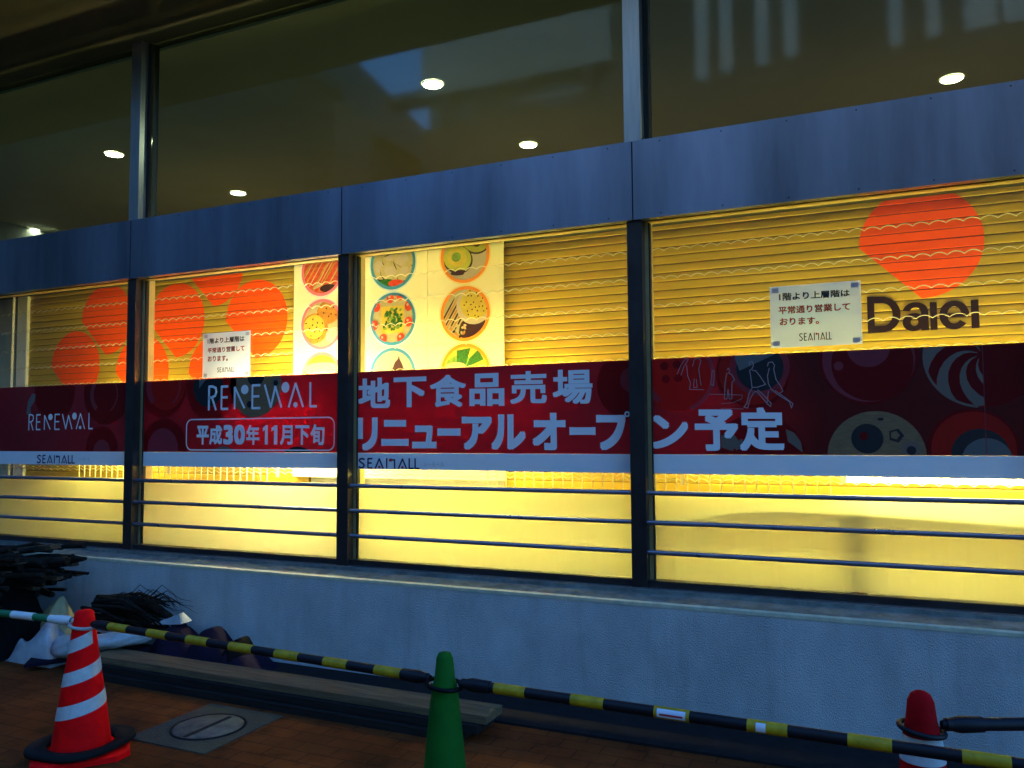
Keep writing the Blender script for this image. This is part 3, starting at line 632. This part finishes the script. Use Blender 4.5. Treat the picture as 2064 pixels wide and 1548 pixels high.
m = MB(); A, B = at(220+832/s7, 720+245/s7, YT), at(220+1725/s7, 720+418/s7, YT); logo(m, RENEWAL, A.x, B.x, B.z, A.z, YT, .017); m.build('logo_lettering', txm, banner[2][0])
m = MB(); A, B = at(350/5.953, 760+452/5.953, YT), at(1108/5.953, 760+628/5.953, YT); logo(m, RENEWAL, A.x, B.x, B.z, A.z, YT, .011); m.build('logo_lettering', txm, banner[1][0])
m = MB(); A, B = at(ex+364/sc, ey+1308/sc, YT), at(ex+722/sc, ey+1371/sc, YT); logo(m, SEAMALL, A.x, B.x, B.z, A.z, YT, .011, 0, 1)
m.build('mall_lettering', [navy, logored], banner[3][0]); m = MB(); pxl(m, 'シーモール', ex+748/sc, ex+870/sc, ey+1332/sc, ey+1356/sc, YT, 0); m.build('small_lettering', mat('pale grey lettering', (.4, .42, .5), .5), banner[3][0])
m = MB(); A, B = at(447/5.953, 760+937/5.953, YT), at(893/5.953, 760+1035/5.953, YT); logo(m, SEAMALL, A.x, B.x, B.z, A.z, YT, .011)
m.build('mall_lettering', [navy], banner[1][0]); m = MB(); pxl(m, 'シーモール', 945/5.953, 1075/5.953, 760+965/5.953, 760+1005/5.953, YT, 0); m.build('small_lettering', mat('pale grey lettering', (.4, .42, .5), .5), banner[1][0])

# notices taped on the glass
paper = mat('white notice paper', (.82, .82, .82), .6, var=.03, trans=(.58, (.74, .82, 1.0)))
tapem = mat('pale tape', (.55, .5, .52), .4, trans=(.4, (.62, .58, .7)))
blk = mat('black ink', (.012, .012, .014), .5); rdi = mat('red ink', (.45, .015, .02), .5)
def notice(ox, oy, s, cs, lines, lg, label, tw):
    """paper given by its photo corners TL, TR, BR, BL"""
    Y = .0735; q = [at(ox+x/s, oy+y/s, Y) for x, y in cs]; x0 = (q[0].x+q[3].x)/2; x1 = (q[1].x+q[2].x)/2; z1 = (q[0].z+q[1].z)/2; z0 = (q[2].z+q[3].z)/2
    t = thing('notice', ((x0+x1)/2, Y, z0), label, 'notice')
    MB().box(x0, x1, Y-.0004, Y, z0, z1).build('paper', paper, t)
    for cx, cz in ((x0+.028, z1-.022), (x1-.028, z1-.022), (x0+.028, z0+.022), (x1-.028, z0+.022)): MB().box(cx-tw, cx+tw, Y-.0009, Y-.0005, cz-tw*.75, cz+tw*.75).build('tape', tapem, t)
    for txt, xa, xb, ta, tb, ba, bb, mi in lines:
        m = MB(); pxl(m, txt, ox+xa/s, ox+xb/s, (oy+ta/s, oy+tb/s), (oy+ba/s, oy+bb/s), Y-.0012, .028, 0); m.build('lettering_line', [blk, rdi][mi], t)
    m = MB()
    xa, xb, ta, ba = lg; A, B = at(ox+xa/s, oy+ta/s, Y), at(ox+xb/s, oy+ba/s, Y); logo(m, SEAMALL, A.x, B.x, B.z, A.z, Y-.0012, .0045, 0, 1)
    m.build('logo_lettering', [blk, rdi], t)
notice(1500, 360, 3.66, ((187, 800), (860, 750), (872, 1220), (198, 1251)),
       (('1階より上層階は', 257, 778, 845, 815, 903, 868, 0), ('平常通り営業して', 253, 782, 945, 912, 1002, 970, 1), ('おります。', 262, 552, 1030, 1018, 1084, 1072, 1)), (407, 645, 1143, 1185),
       'larger white taped notice with black and red lines beside the brown shutter lettering', .017)
notice(270, 520, 4.8, ((668, 736), (1127, 697), (1125, 1142), (665, 1166)),
       (('1階より上層階は', 713, 1068, 780, 750, 832, 805, 0), ('平常通り営業して', 712, 1070, 872, 842, 922, 898, 1), ('おります。', 714, 908, 950, 940, 1004, 995, 1)), (808, 970, 1062, 1098),
       'smaller white taped notice above the date box, overlapping orange circles', .015)

# shapes standing just behind the frosted glass of the right bay
cm = mat('brown fibreboard', (.30, .17, .07), .7, var=.2)
m = MB(); xs = [-1.17+i*.04 for i in range(60)]
def arc(x): return 1.10-.115*((-.45-x)/.75)**2 if x < -.45 else 1.10-.035*((x+.45)/1.05)**1.3
for xa, xb in zip(xs[:-1], xs[1:]):
    za, zb = arc(xa), arc(xb)
    m.add([(xa, .118, za-.03), (xb, .118, zb-.03), (xb, .118, zb), (xa, .118, za), (xa, .19, za), (xb, .19, zb), (xa, .19, za-.03), (xb, .19, zb-.03)], [(0, 1, 2, 3), (3, 2, 5, 4), (4, 5, 7, 6), (6, 7, 1, 0)])
ds = thing('display_stand', (-.3, .14, .612), 'curved brown board on a dark post seen blurred through the frosted glass', 'display stand')
m.build('curved_board', cm, ds)
MB().box(-.165, -.085, .15, .2, .612, 1.05).build('post', mat('dark post', (.05, .045, .05), .6), ds)

# ---------------------------------------------------------------- window guard rails
railm = mat('steel rail', (.20, .22, .30), .3, metal=.75, var=.1)
RL = ['behind the timber heap, leftmost', 'below the banner with the date box', 'below the banner with the big headline', 'below the banner printed with round buttons', 'beyond the right edge']
for i, k in enumerate((1, 2, 3, 4, 5)):
    a, b = BAYX[k]+.043, BAYX[k+1]-.043
    t = thing('window_guard', ((a+b)/2, .02, .8), f'three steel guard rails across the window {RL[i]}', 'guard rail', 'guard rails across the windows')
    for z in (1.142, .981, .819): MB().tube([(a, .025, z), (b, .025, z)], .0135, 12).build('rail', railm, t)

# ---------------------------------------------------------------- downlights in the upper ceiling
dm = mat('downlight lens', (.9, .9, .85), .4, emit=(1, .97, .7), es=18); trim = mat('downlight trim', (.7, .7, .65), .4)
DL = [((66, 464), 'round downlight lowest at the left end of the ceiling'), ((480, 390), 'round downlight just above the fascia over the date box'), ((1065, 293), 'round downlight just left of the middle upper post, near the fascia'), ((1918, 160), 'round downlight in the right upper window'), ((230, 312), 'round downlight just left of the left upper post'), ((872, 171), 'round downlight highest in the middle upper window')]
proto = None
for (x, y), lab in DL:
    p = gr(x, y, 4.49)
    if proto is None:
        proto = thing('downlight', p, lab, 'ceiling light', 'downlights in the upper ceiling')
        mm = MB(); mm.lathe((p.x, p.y, 4.49), [(.083, 0), (.001, 0)][::-1], 28, smooth=False); mm.build('lens', dm, proto)
        mm = MB(); mm.lathe((p.x, p.y, 4.49), [(.084, .004), (.084, -.003), (.091, -.003), (.094, .009)], 28); mm.build('trim_ring', trim, proto)
    else:
        c = copy_tree(proto); c.location = p; c['label'] = lab

# ---------------------------------------------------------------- cones and barrier bars
redp = mat('red cone plastic', (.95, .003, .005), .7, var=.25, vscale=6, spec=.06); grnp = mat('green cone plastic', (.008, .11, .012), .7, var=.25, vscale=6, spec=.1)
refl = mat('white reflective tape', (.50, .52, .52), .5, var=.15, spec=.2, vscale=30); rub = mat('black rubber', (.009, .008, .008), .8, spec=.2, var=.3, vscale=20)
yel = mat('yellow tape', (.44, .28, .01), .5, spec=.3, var=.3, vscale=25); blkp = mat('black bar plastic', (.008, .008, .012), .5, spec=.25, var=.2); wht = mat('white bar plastic', (.72, .76, .76), .4, var=.06); gbar = mat('green bar plastic', (.01, .16, .06), .4)
def rad(prof, z):
    for (r0, z0), (r1, z1) in zip(prof[:-1], prof[1:]):
        if z0 <= z <= z1: return r0+(r1-r0)*(z-z0)/(z1-z0)
    return prof[-1][0]
def cone(x, y, prof, body, label, base_mat, ang=.3, weight=False, helix=None, band=None):
    t = thing('traffic_cone', (x, y, 0), label, 'traffic cone', 'traffic cones holding the barrier bars')
    MB().lathe((x, y, 0), prof+[(.001, prof[-1][1]+.004)], 40).build('cone_body', body, t)
    hb = prof[0][0]+.07; m = MB(); ca, sa = math.cos(ang), math.sin(ang)
    out = []
    for qx, qy in ((1, .72), (.72, 1), (-.72, 1), (-1, .72), (-1, -.72), (-.72, -1), (.72, -1), (1, -.72)): out.append((x+hb*(qx*ca-qy*sa), y+hb*(qx*sa+qy*ca)))
    vs = [(a, b, .002) for a, b in out]+[(a, b, .026) for a, b in out]+[(x+(a-x)*.93, y+(b-y)*.93, .032) for a, b in out]
    fs = [tuple(reversed(range(8))), tuple(range(16, 24))]+[(i, (i+1) % 8, 8+(i+1) % 8, 8+i) for i in range(8)]+[(8+i, 8+(i+1) % 8, 16+(i+1) % 8, 16+i) for i in range(8)]
    m.add(vs, fs); m.build('base_plate', base_mat, t)
    if weight:
        m = MB(); n = 40; r0, r1 = prof[0][0]+.012, prof[0][0]+.088; vs = []; fs = []
        for k in range(n):
            a = 2*math.pi*k/n; sq = 1+.06*math.cos(4*(a-ang)); tl = .012*math.cos(a-.35)
            for r, z in ((r0, .034), (r0, .055), (r1*sq*.96, .062), (r1*sq, .05), (r1*sq, .034)): vs.append((x+r*math.cos(a), y+r*math.sin(a), z+max(0, tl)*(r-r0)*12))
        for k in range(n):
            for j in range(5): fs.append((k*5+j, ((k+1) % n)*5+j, ((k+1) % n)*5+(j+1) % 5, k*5+(j+1) % 5))
        m.add(vs, fs, 0, True); m.build('rubber_weight', rub, t)
    if helix:
        z0, pitch, th0, w, lo, hi = helix; m = MB(); th = -720
        while th < 720:
            q = []
            for tt in (th, th+9):
                zc = z0+pitch*(tt-th0)/360
                for zz in (zc-w/2, zc+w/2):
                    zz = min(max(zz, lo), hi); r = rad(prof, zz)+.0016; q.append((x+r*math.cos(R_(tt)), y+r*math.sin(R_(tt)), zz))
            if q[1][2]-q[0][2] > .002 or q[3][2]-q[2][2] > .002: m.add([q[0], q[2], q[3], q[1]], [(0, 1, 2, 3)], 0, True)
            th += 9
        m.build('reflective_stripe', refl, t)
    if band:
        for lo, hi in band:
            m = MB(); m.lathe((x, y, 0), [(rad(prof, lo)+.0016, lo), (rad(prof, hi)+.0016, hi)], 40); m.build('reflective_band', refl, t)
    return t
PR = [(.132, .03), (.126, .05), (.1, .24), (.066, .46), (.05, .585), (.045, .62), (.041, .648), (.03, .657)]
PG = [(.108, .03), (.102, .05), (.08, .25), (.052, .53), (.044, .585), (.036, .615), (.030, .68), (.022, .698)]
PS = [(.108, .03), (.102, .05), (.085, .25), (.062, .5), (.052, .575), (.044, .61), (.037, .67), (.028, .69), (.016, .698)]
C1, C2, C3 = (-3.45, -1.68), (-1.44, -1.81), (.084, -1.63)
cone(*C1, PR, redp, 'red cone with white spiral stripes and a black rubber weight', redp, .9, True, (.378, .147, 322, .06, .16, .575))
cone(*C2, PG, grnp, 'plain green cone in the middle of the barrier', grnp, .2)
cone(*C3, PS, mat('dirty red cone plastic', (.38, .003, .006), .75, var=.4, vscale=12, spec=.06), 'small red cone top with a white band, in front of the wall at right', MATS['dirty red cone plastic'], .4, False, None, [(.5, .573), (.28, .36)])
cone(.55, -1.86, PG, grnp, 'green cone beyond the right edge, holding the end of the long bar', grnp, .1)
cone(-5.45, -1.76, PR, redp, 'red striped cone beyond the left edge', redp, .5, True, (.378, .147, 322, .06, .16, .575))
cone(1.93, -.8, PS, redp, 'red cone beyond the right edge by the wall', redp, .2, False, None, [(.5, .573), (.28, .36)])
def bar(p0, p1, spans, m0, m1, label, r=.0175, zc=.6, rr=.062, ringm=None, sag=0):
    """bar between two cone axes; spans = (start, end) metres from p0 of the coloured bands"""
    a, b = Vector((*p0, zc)), Vector((*p1, zc)); d = (b-a).normalized(); L = (b-a).length
    t = thing('barrier_bar', a+d*(L/2), label, 'barrier bar', 'bars between the cones')
    s0, s1 = a+d*(rr+.01), b-d*(rr+.01)
    MB().tube([s0+(s1-s0)*(k/8) for k in range(9)], r, 14).build('bar_tube', m0, t)
    for u, v in spans: MB().tube([a+d*u, a+d*v], r+.0012, 14).build('colour_band', m1, t)
    for c, sg in ((a, 1), (b, -1)):
        MB().tube([c+Vector((rr*math.cos(R_(q)), rr*math.sin(R_(q)), -.012-.008*math.cos(R_(q)))) for q in range(0, 361, 15)], .008, 8, cap=False).build('end_ring', ringm or m0, t)
        MB().tube([c+d*sg*(rr-.002), c+d*sg*(rr+.05), c+d*sg*(rr+.12)], [.012, r+.006, r+.004], 12).build('end_socket', ringm or m0, t)
    return t, a, d
def spans(p0, p1, pxs, y=-1.75):
    a, b = Vector((*p0, .6)), Vector((*p1, .6)); d = (b-a).normalized(); out = []
    for x0, x1, yy in pxs:
        q = []
        for x in (x0, x1):
            v = ray(x, yy); n = Vector((d.y, -d.x)); tt = (n.dot(a.xy-CAM.xy))/n.dot(v.xy); q.append((CAM+v*tt-a).dot(d))
        out.append(tuple(q))
    return out
bar(C1, C2, spans(C1, C2, [(222, 259, 1260), (300, 338, 1275), (379, 421, 1290), (465, 511, 1306), (557, 604, 1322), (655, 702, 1338), (758, 810, 1355)]), blkp, yel, 'black and yellow banded bar from the striped red cone to the green cone')
C2b = (.55, -1.86)
b2, a2, d2 = bar(C2, C2b, spans(C2, C2b, [(998, 1060, 1390), (1152, 1218, 1415), (1320, 1391, 1445), (1507, 1588, 1470), (1709, 1798, 1495), (1939, 2038, 1525)]), blkp, yel, 'black and yellow banded bar running right from the green cone with two stickers')
C3b = (1.93, -.8)
bar(C3, C3b, [(.31+.25*k, .42+.25*k) for k in range(5)], blkp, yel, 'short looking black and yellow bar leading right from the small red cone', .019)
C0 = (-5.45, -1.76)
bar(C1, C0, spans(C1, C0, [(145, 101, 1253), (70, 26, 1245)])+[(.62+.24*k, .74+.24*k) for k in range(5)], gbar, wht, 'green and white banded bar leading left from the striped red cone', ringm=wht)
stm = mat('white sticker', (.7, .72, .8), .4); stb = mat('sticker red mark', (.5, .03, .05), .4)
for (x0, x1), yy in (((1327, 1384), 1444), ((1525, 1545), 1466)):
    u, v = spans(C2, C2b, [(x0, x1, yy)])[0]; m = MB(); n = Vector((d2.y, -d2.x, 0)); 
    if n.y > 0: n = -n
    vs = []
    for k in range(6):
        a = R_(-28+k*16); o = (n*math.cos(a)+Vector((0, 0, 1))*math.sin(a))*.0198
        vs += [tuple(a2+d2*u+o), tuple(a2+d2*v+o)]
    m.add(vs, [(2*k, 2*k+1, 2*k+3, 2*k+2) for k in range(5)]); 
    if x1-x0 > 30:
        o = n*.0202; m.add([tuple(a2+d2*(u+.008)+o-Vector((0, 0, .003))), tuple(a2+d2*(v-.008)+o-Vector((0, 0, .003))), tuple(a2+d2*(v-.008)+o+Vector((0, 0, .003))), tuple(a2+d2*(u+.008)+o+Vector((0, 0, .003)))], [(0, 1, 2, 3)], 1)
    m.build('sticker', [stm, stb], b2)

# ---------------------------------------------------------------- rubbish and timber along the wall
rnd = random.Random(11)
woodm = mat('weathered wood', (.09, .065, .045), .9, spec=.1, var=.5, vscale=12, stretch=(1, 8, 8), bump=.3, bscale=40)
barkm = mat('dark bark', (.018, .014, .011), .95, spec=.1, var=.5, vscale=20, bump=.5, bscale=50)
boardm = mat('grey scaffold board', (.14, .10, .055), .9, spec=.1, var=.4, vscale=7, stretch=(.6, 9, 9), bump=.25, bscale=30)
# heap of cut timber resting on a dark covered cart
def lumpy(name, m, cx, cy, L, Wd, H, seed, par=None, z0=0.0, nx=28, ny=14, rough=.25, shape=None):
    r = random.Random(seed); ph = [(r.uniform(3, 14), r.uniform(3, 14), r.uniform(0, 6), r.uniform(.3, 1)) for _ in range(9)]
    b = MB(); vs = []; fs = []
    for i in range(nx+1):
        for j in range(ny+1):
            u, v = i/nx, j/ny; x, y = cx+(u-.5)*L, cy+(v-.5)*Wd
            e = (1-(2*u-1)**4)*(1-(2*v-1)**4)
            if shape: e *= shape(u, v)
            nz = sum(a*math.sin(p*x*1.6+q*y*2+s) for p, q, s, a in ph)/5
            vs.append((x+.02*nz, y+.02*nz, max(z0+.003, z0+H*e*(1+rough*nz))))
    for i in range(nx):
        for j in range(ny): k = i*(ny+1)+j; fs.append((k, k+ny+1, k+ny+2, k+1))
    b.add(vs, fs, 0, True); return b.build(name, m, par)
tarpk = mat('black tarpaulin', (.005, .0045, .005), .85, spec=.1, var=.3, vscale=8, bump=.3, bscale=25)
o = lumpy('tarpaulin_mound', tarpk, -5.95, -.62, 1.3, .62, .60, 3, shape=lambda u, v: 1-.55*max(0, u-.55)); tag(o, 'black covered mound under the timber heap at the left edge', 'tarpaulin')
pa = [Vector(p) for p in ((-.02, 0, 0), (.3, .01, .012), (.62, -.012, .004), (.95, .008, .016), (1.25, 0, .0))]
proto = None
NB = 84
for i in range(NB):
    lay = i//14; j = i % 14
    L = rnd.uniform(.85, 1.25); r = rnd.uniform(.010, .027)
    ex = -5.12+rnd.uniform(-.26, .05)-.05*abs(lay-3)-(.14 if lay < 2 else 0); ey = -.92+j*.05+rnd.uniform(-.03, .03); ez = .36+lay*.066+rnd.uniform(-.012, .012)
    if i == NB-1: ex, ey, ez, r, L = -4.985, -.62, .645, .026, 1.2
    ang = math.pi+rnd.uniform(-.14, .14); tilt = rnd.uniform(-.09, .02)-(.05 if lay > 3 else 0)
    t = MB(); d = Vector((math.cos(ang), math.sin(ang), tilt)); sd = Vector((0, 1, 0)); pts = []; rs = []
    for q in range(7):
        u = q/6; pts.append(Vector((ex, ey, ez))+d*(L*u)+sd*(.02*math.sin(u*5+i))+Vector((0, 0, .012*math.sin(u*7+i*2)))); rs.append(r*(1+.12*math.sin(q*2.3+i)))
    if i % 5 == 0: t.obox(pts[0], d, L, r*3.0, r*1.1, 0, .004, rnd)
    else: t.tube([p+Vector((0, rnd.uniform(-.012, .012), rnd.uniform(-.014, .014))) for p in pts], [q*rnd.uniform(.75, 1.1) for q in rs], 7)
    o = t.build('cut_branch' if i % 5 else 'wood_strip', barkm if i % 5 else woodm)
    tag(o, 'rough cut branch in the dark timber heap at the left edge' if i % 5 else 'flat split strip of wood in the dark timber heap at the left edge', 'branch' if i % 5 else 'wood strip', 'branches heaped at the left' if i % 5 else 'wood strips heaped at the left')
o['label'] = 'rounded branch end sticking out farthest right from the timber heap'; del o['group']
# pale sack, plastic rolls, twigs, tarp, boards
sackm = mat('pale yellow sack', (.42, .38, .20), .7, var=.2, vscale=9, bump=.3, bscale=18)
m = MB(); n = 22; vs = []; fs = []; H = .33; cx, cy = -5.38, -.4
for i in range(11):
    u = i/10; rr = .185*(1-u**1.5*.92)*(1 if u > .08 else .9)
    for k in range(n):
        a = 2*math.pi*k/n; w = 1+.13*math.sin(5*a+u*3)+.09*math.sin(9*a+7*u)+.05*math.sin(15*a-11*u); vs.append((cx+rr*w*math.cos(a)+.07*u*u, cy+rr*.8*w*math.sin(a), .014+H*u))
for i in range(10):
    for k in range(n): fs.append((i*n+k, i*n+(k+1) % n, (i+1)*n+(k+1) % n, (i+1)*n+k))
fs.append(tuple(10*n+k for k in range(n))); m.add(vs, fs, 0, True)
tag(m.build('sack', sackm), 'pale yellow sack gathered to a point against the wall', 'sack')
plast = mat('white plastic sheet', (.34, .37, .38), .45, var=.3, vscale=7, bump=.35, bscale=16)
def roll(p0, p1, r0, r1, name, label, seed, straps=()):
    p0, p1 = Vector(p0), Vector(p1); rn = random.Random(seed); t = thing(name, (p0+p1)/2, label, 'plastic roll')
    m = MB(); N = 14; n = 20; d = (p1-p0).normalized(); a = d.cross(Vector((0, 0, 1))).normalized(); b = a.cross(d); vs = []; fs = []
    for i in range(N+1):
        u = i/N; r = (r0+(r1-r0)*u)*(1+.06*math.sin(u*17+seed))*(1 if 0 < i < N else .55)
        for k in range(n):
            q = 2*math.pi*k/n; w = 1+.13*math.sin(3*q+u*9+seed)+.1*math.sin(7*q-u*17)+.05*math.sin(13*q+u*23); vs.append(p0+(p1-p0)*u+a*(r*w*math.cos(q))+b*(r*w*math.sin(q)*.85))
    for i in range(N):
        for k in range(n): fs.append((i*n+k, (i+1)*n+k, (i+1)*n+(k+1) % n, i*n+(k+1) % n))
    fs += [tuple(range(n)), tuple(N*n+k for k in reversed(range(n)))]; m.add(vs, fs, 0, True); m.build('sheet', plast, t)
    for u in straps:
        c = p0+(p1-p0)*u; r = (r0+(r1-r0)*u)*1.1
        MB().tube([c+a*(r*math.cos(R_(q)))+b*(r*.88*math.sin(R_(q))) for q in range(0, 361, 15)], .006, 6, cap=False).build('strap', rub, t)
roll((-4.86, -.78, .125), (-4.27, -.55, .20), .085, .035, 'plastic_roll', 'white plastic sheet rolled up and strapped, behind the striped cone', 3, (.45,))
o = lumpy('plastic_bundle', plast, -5.08, -.66, .44, .3, .2, 15, nx=30, ny=22, rough=.75); tag(o, 'crumpled white plastic bundle between the sack and the striped cone', 'plastic bundle')
m = MB(); m.add([(-4.46, -.40, .225), (-4.2, -.38, .245), (-4.24, -.36, .30), (-4.45, -.30, .235), (-4.2, -.28, .25), (-4.26, -.3, .302)], [(0, 1, 2), (3, 5, 4), (0, 2, 5, 3), (1, 4, 5, 2), (0, 3, 4, 1)])
tag(m.build('plastic_scrap', plast), 'small white folded plastic scrap under the twig bundle', 'plastic scrap')
# bundle of twigs
t = thing('twig_bundle', (-4.65, -.35, .26), 'dark bundle of brushwood with thin twigs bending down to the right', 'twig bundle')
m = MB(); m.tube([(-5.0, -.36, .335), (-4.75, -.36, .37), (-4.5, -.36, .35), (-4.33, -.35, .28), (-4.24, -.34, .17), (-4.22, -.33, .05)], [.03, .034, .03, .024, .018, .012], 8); m.build('bent_branch', barkm, t)
m = MB()
for i in range(46):
    y = rnd.uniform(-.5, -.22); z = rnd.uniform(.17, .37); x = -4.98+rnd.uniform(-.03, .12); L = rnd.uniform(.4, .62); dr = rnd.uniform(-.16, .05)
    m.tube([(x, y, z), (x+L*.5, y+rnd.uniform(-.02, .02), z+.03*rnd.random()), (x+L, y+rnd.uniform(-.03, .03), z+dr*(.5 if z < .25 else 1))], [rnd.uniform(.009, .017), .012, .005], 6)
m.build('brushwood', barkm, t)
m = MB()
for i in range(34):
    x = rnd.uniform(-4.85, -4.45); y = rnd.uniform(-.42, -.25); z = .35+rnd.uniform(0, .03); L = rnd.uniform(.15, .34); up = rnd.uniform(.0, .09)
    m.tube([(x, y, z), (x+L*.4, y, z+up), (x+L*.8, y+.01, z+up*.7-.03), (x+L*1.1, y+.02, z+up*.2-.12*rnd.random())], [.0035, .0028, .002, .001], 4)
m.build('thin_twigs', barkm, t)
purp = mat('dark purple sheet', (.012, .008, .02), .9, spec=.1, var=.3, vscale=6, bump=.3, bscale=14)
o = lumpy('folded_sheet', purp, -4.02, -.36, 1.06, .36, .245, 7, nx=40, rough=.05, shape=lambda u, v: (.74+.26*math.cos((u-.28)*2*math.pi/.29))*(1 if u < .8 else .6)); tag(o, 'dark purple sheet heaped in soft humps against the wall', 'sheet')
o = lumpy('black_bag', tarpk, -3.73, -.36, .22, .26, .215, 9, nx=14, ny=12, rough=.1, shape=lambda u, v: .55+.45*max(0, 1-abs(u-.62)*2.2)); tag(o, 'small black bag with a peaked top at the right end of the purple sheet', 'bag')
m = MB(); q = [gr(48, 1340, .05), gr(140, 1328, .05), gr(142, 1303, .05), gr(78, 1309, .05)]
m.add([(p.x, p.y, .03) for p in q]+[(p.x, p.y, .05) for p in q], [(4, 5, 6, 7), (0, 1, 5, 4), (1, 2, 6, 5), (2, 3, 7, 6), (3, 0, 4, 7)])
tag(m.build('flat_panel', purp), 'flat dull purple panel lying left of the striped cone', 'panel')
rail = [('lowest long board lying on the paving along the wall', -4.45, -1.88, -.76, .2, .0), ('middle long board of the low pile along the wall', -4.4, -1.80, -.73, .2, .042), ('pale top board of the low pile along the wall', -4.5, -1.765, -.71, .185, .084)]
for lab, x0, x1, yc, w, z in rail:
    m = MB(); N = 16
    for i in range(N):
        xa, xb = x0+(x1-x0)*i/N, x0+(x1-x0)*(i+1)/N; ya, yb = yc-.02*(i/N)+.07*(1-i/N)*0, yc-.02*((i+1)/N)
        m.add([(xa, ya-w/2, z), (xb, yb-w/2, z), (xb, yb+w/2, z), (xa, ya+w/2, z), (xa, ya-w/2, z+.038), (xb, yb-w/2, z+.038), (xb, yb+w/2, z+.038), (xa, ya+w/2, z+.038)],
              [(4, 5, 6, 7), (0, 1, 5, 4), (2, 3, 7, 6), (0, 3, 2, 1)]+([(3, 0, 4, 7)] if i == 0 else [])+([(1, 2, 6, 5)] if i == N-1 else []))
    o = m.build('board', boardm if z > .06 else mat('dark board', (.022, .018, .016), .9, spec=.1, var=.4, vscale=8, stretch=(.6, 9, 9))); tag(o, lab, 'board', 'boards stacked along the wall')  # lower boards take a darker base colour
# access cover in the paving
q = [gr(*p) for p in ((300, 1500), (430, 1420), (560, 1440), (420, 1520))]
mh = thing('access_cover', (-3.12, -1.19, 0), 'square metal access cover with a pale round lid set in the brick paving', 'access cover')
MB().box(-3.40, -2.90, -1.47, -.92, -.01, .006).build('cover_plate', mat('grey metal cover', (.035, .045, .032), .8, metal=.1, var=.3, vscale=10, bump=.3, bscale=80), mh)
MB().lathe((-3.14, -1.2, 0), [(.0, .0095), (.17, .0095), (.172, .0065)], 40).build('round_lid', mat('pale lid', (.10, .095, .075), .8, var=.6, vscale=12, bump=.3, bscale=60), mh)
MB().lathe((-3.14, -1.2, 0), [(.172, .0065), (.172, .0115), (.184, .0115), (.185, .0065)], 40).build('lid_ring', rub, mh)
MB().box(-3.15, -3.125, -1.36, -1.05, .0098, .0112).build('lid_bar', rub, mh)
lit = mat('litter', (.6, .6, .58), .7)
for i, (x, y) in enumerate(((667, 1442), (530, 1402), (1195/2.9486+0, 1378), (690, 1448))):
    p = gr(x, y); m = MB(); m.add([(p.x-.012, p.y-.008, .001), (p.x+.012, p.y-.006, .001), (p.x+.008, p.y+.01, .014), (p.x-.01, p.y+.008, .01)], [(0, 1, 2, 3), (3, 2, 1, 0)])
    tag(m.build('paper_scrap', lit), 'tiny white scrap of litter on the paving by the boards', 'litter', 'scraps of litter on the paving')

# ---------------------------------------------------------------- buildings across the street (seen as reflections in the upper glass)
opw = mat('pale rendered wall', (.55, .56, .48), .8, var=.15, vscale=.7); opd = mat('dark brick wall', (.12, .115, .09), .7, var=.3, vscale=.6); opg = mat('pale window blind', (.8, .82, .75), .5, var=.2)
t = thing('opposite_building', (-2, -16, 0), 'pale office block across the street, only seen reflected in the upper glass', 'building')
MB().box(-11.0, -5.7, -22, -14, 10.5, 17.0).build('pale_wall', opw, t); MB().box(-5.7, 14, -22, -13.99, 0, 17.0).build('dark_wall', opd, t); MB().box(-11, -5.7, -22, -13.95, 0, 9.6).build('lower_storey', opd, t)
MB().box(-11.0, -5.7, -22, -14.4, 9.6, 10.5).build('window_band', mat('blue green glazing', (.10, .2, .2), .15, var=.4, vscale=.8), t)
for x in (-10.3, -9.35, -8.9, -8.05, -6.3): MB().box(x-.12, x+.12, -14.1, -14.001, 9.6, 16.9).build('pilaster', opd, t)
for x, w, z in ((-3.5, .14, 9.55), (-2.95, .13, 9.65), (-2.15, .14, 9.7), (-1.55, .14, 9.75), (.55, .13, 9.55), (1.25, .13, 9.6), (2.1, .28, 9.6), (2.75, .26, 9.6)): MB().box(x-w, x+w, -14.0, -13.96, z, z+2.6).build('window', opg, t)
MB().box(-12.2, -5.6, -14.7, -14.02, 10.52, 10.75).build('canopy', opd, t); MB().box(-8, -6.3, -13.9, -13.8, 9.75, 9.86).build('rail', opw, t)
t = thing('opposite_house', (-20, -16, 0), 'tall dark house with a sloping roof, seen only reflected in the upper glass', 'building')
MB().box(-45, -12.6, -22, -14, 0, 9.6).build('wall', opd, t)
m = MB(); m.add([(-45, -14, 9.6), (-12.2, -14, 9.6), (-14.9, -14, 12.4), (-24, -14, 22), (-45, -14, 22), (-45, -22, 9.6), (-12.2, -22, 9.6), (-14.9, -22, 12.4), (-24, -22, 22), (-45, -22, 22)], [(0, 1, 2, 3, 4), (9, 8, 7, 6, 5), (1, 6, 7, 2), (2, 7, 8, 3), (3, 8, 9, 4)]); m.build('roof', opd, t)

t = thing('added_shade_wing', (-12.2, -5, 0), 'tall dark block added beyond the left edge to shade the left end', 'building')  # block added out of view to darken the fascia's left end and the heap
MB().box(-13.2, -11.6, -11, -.9, 0, 9.5).build('wall', opd, t); MB().box(-13.4, -11.5, -11.2, -.9, 9.501, 9.8).build('parapet', opd, t)
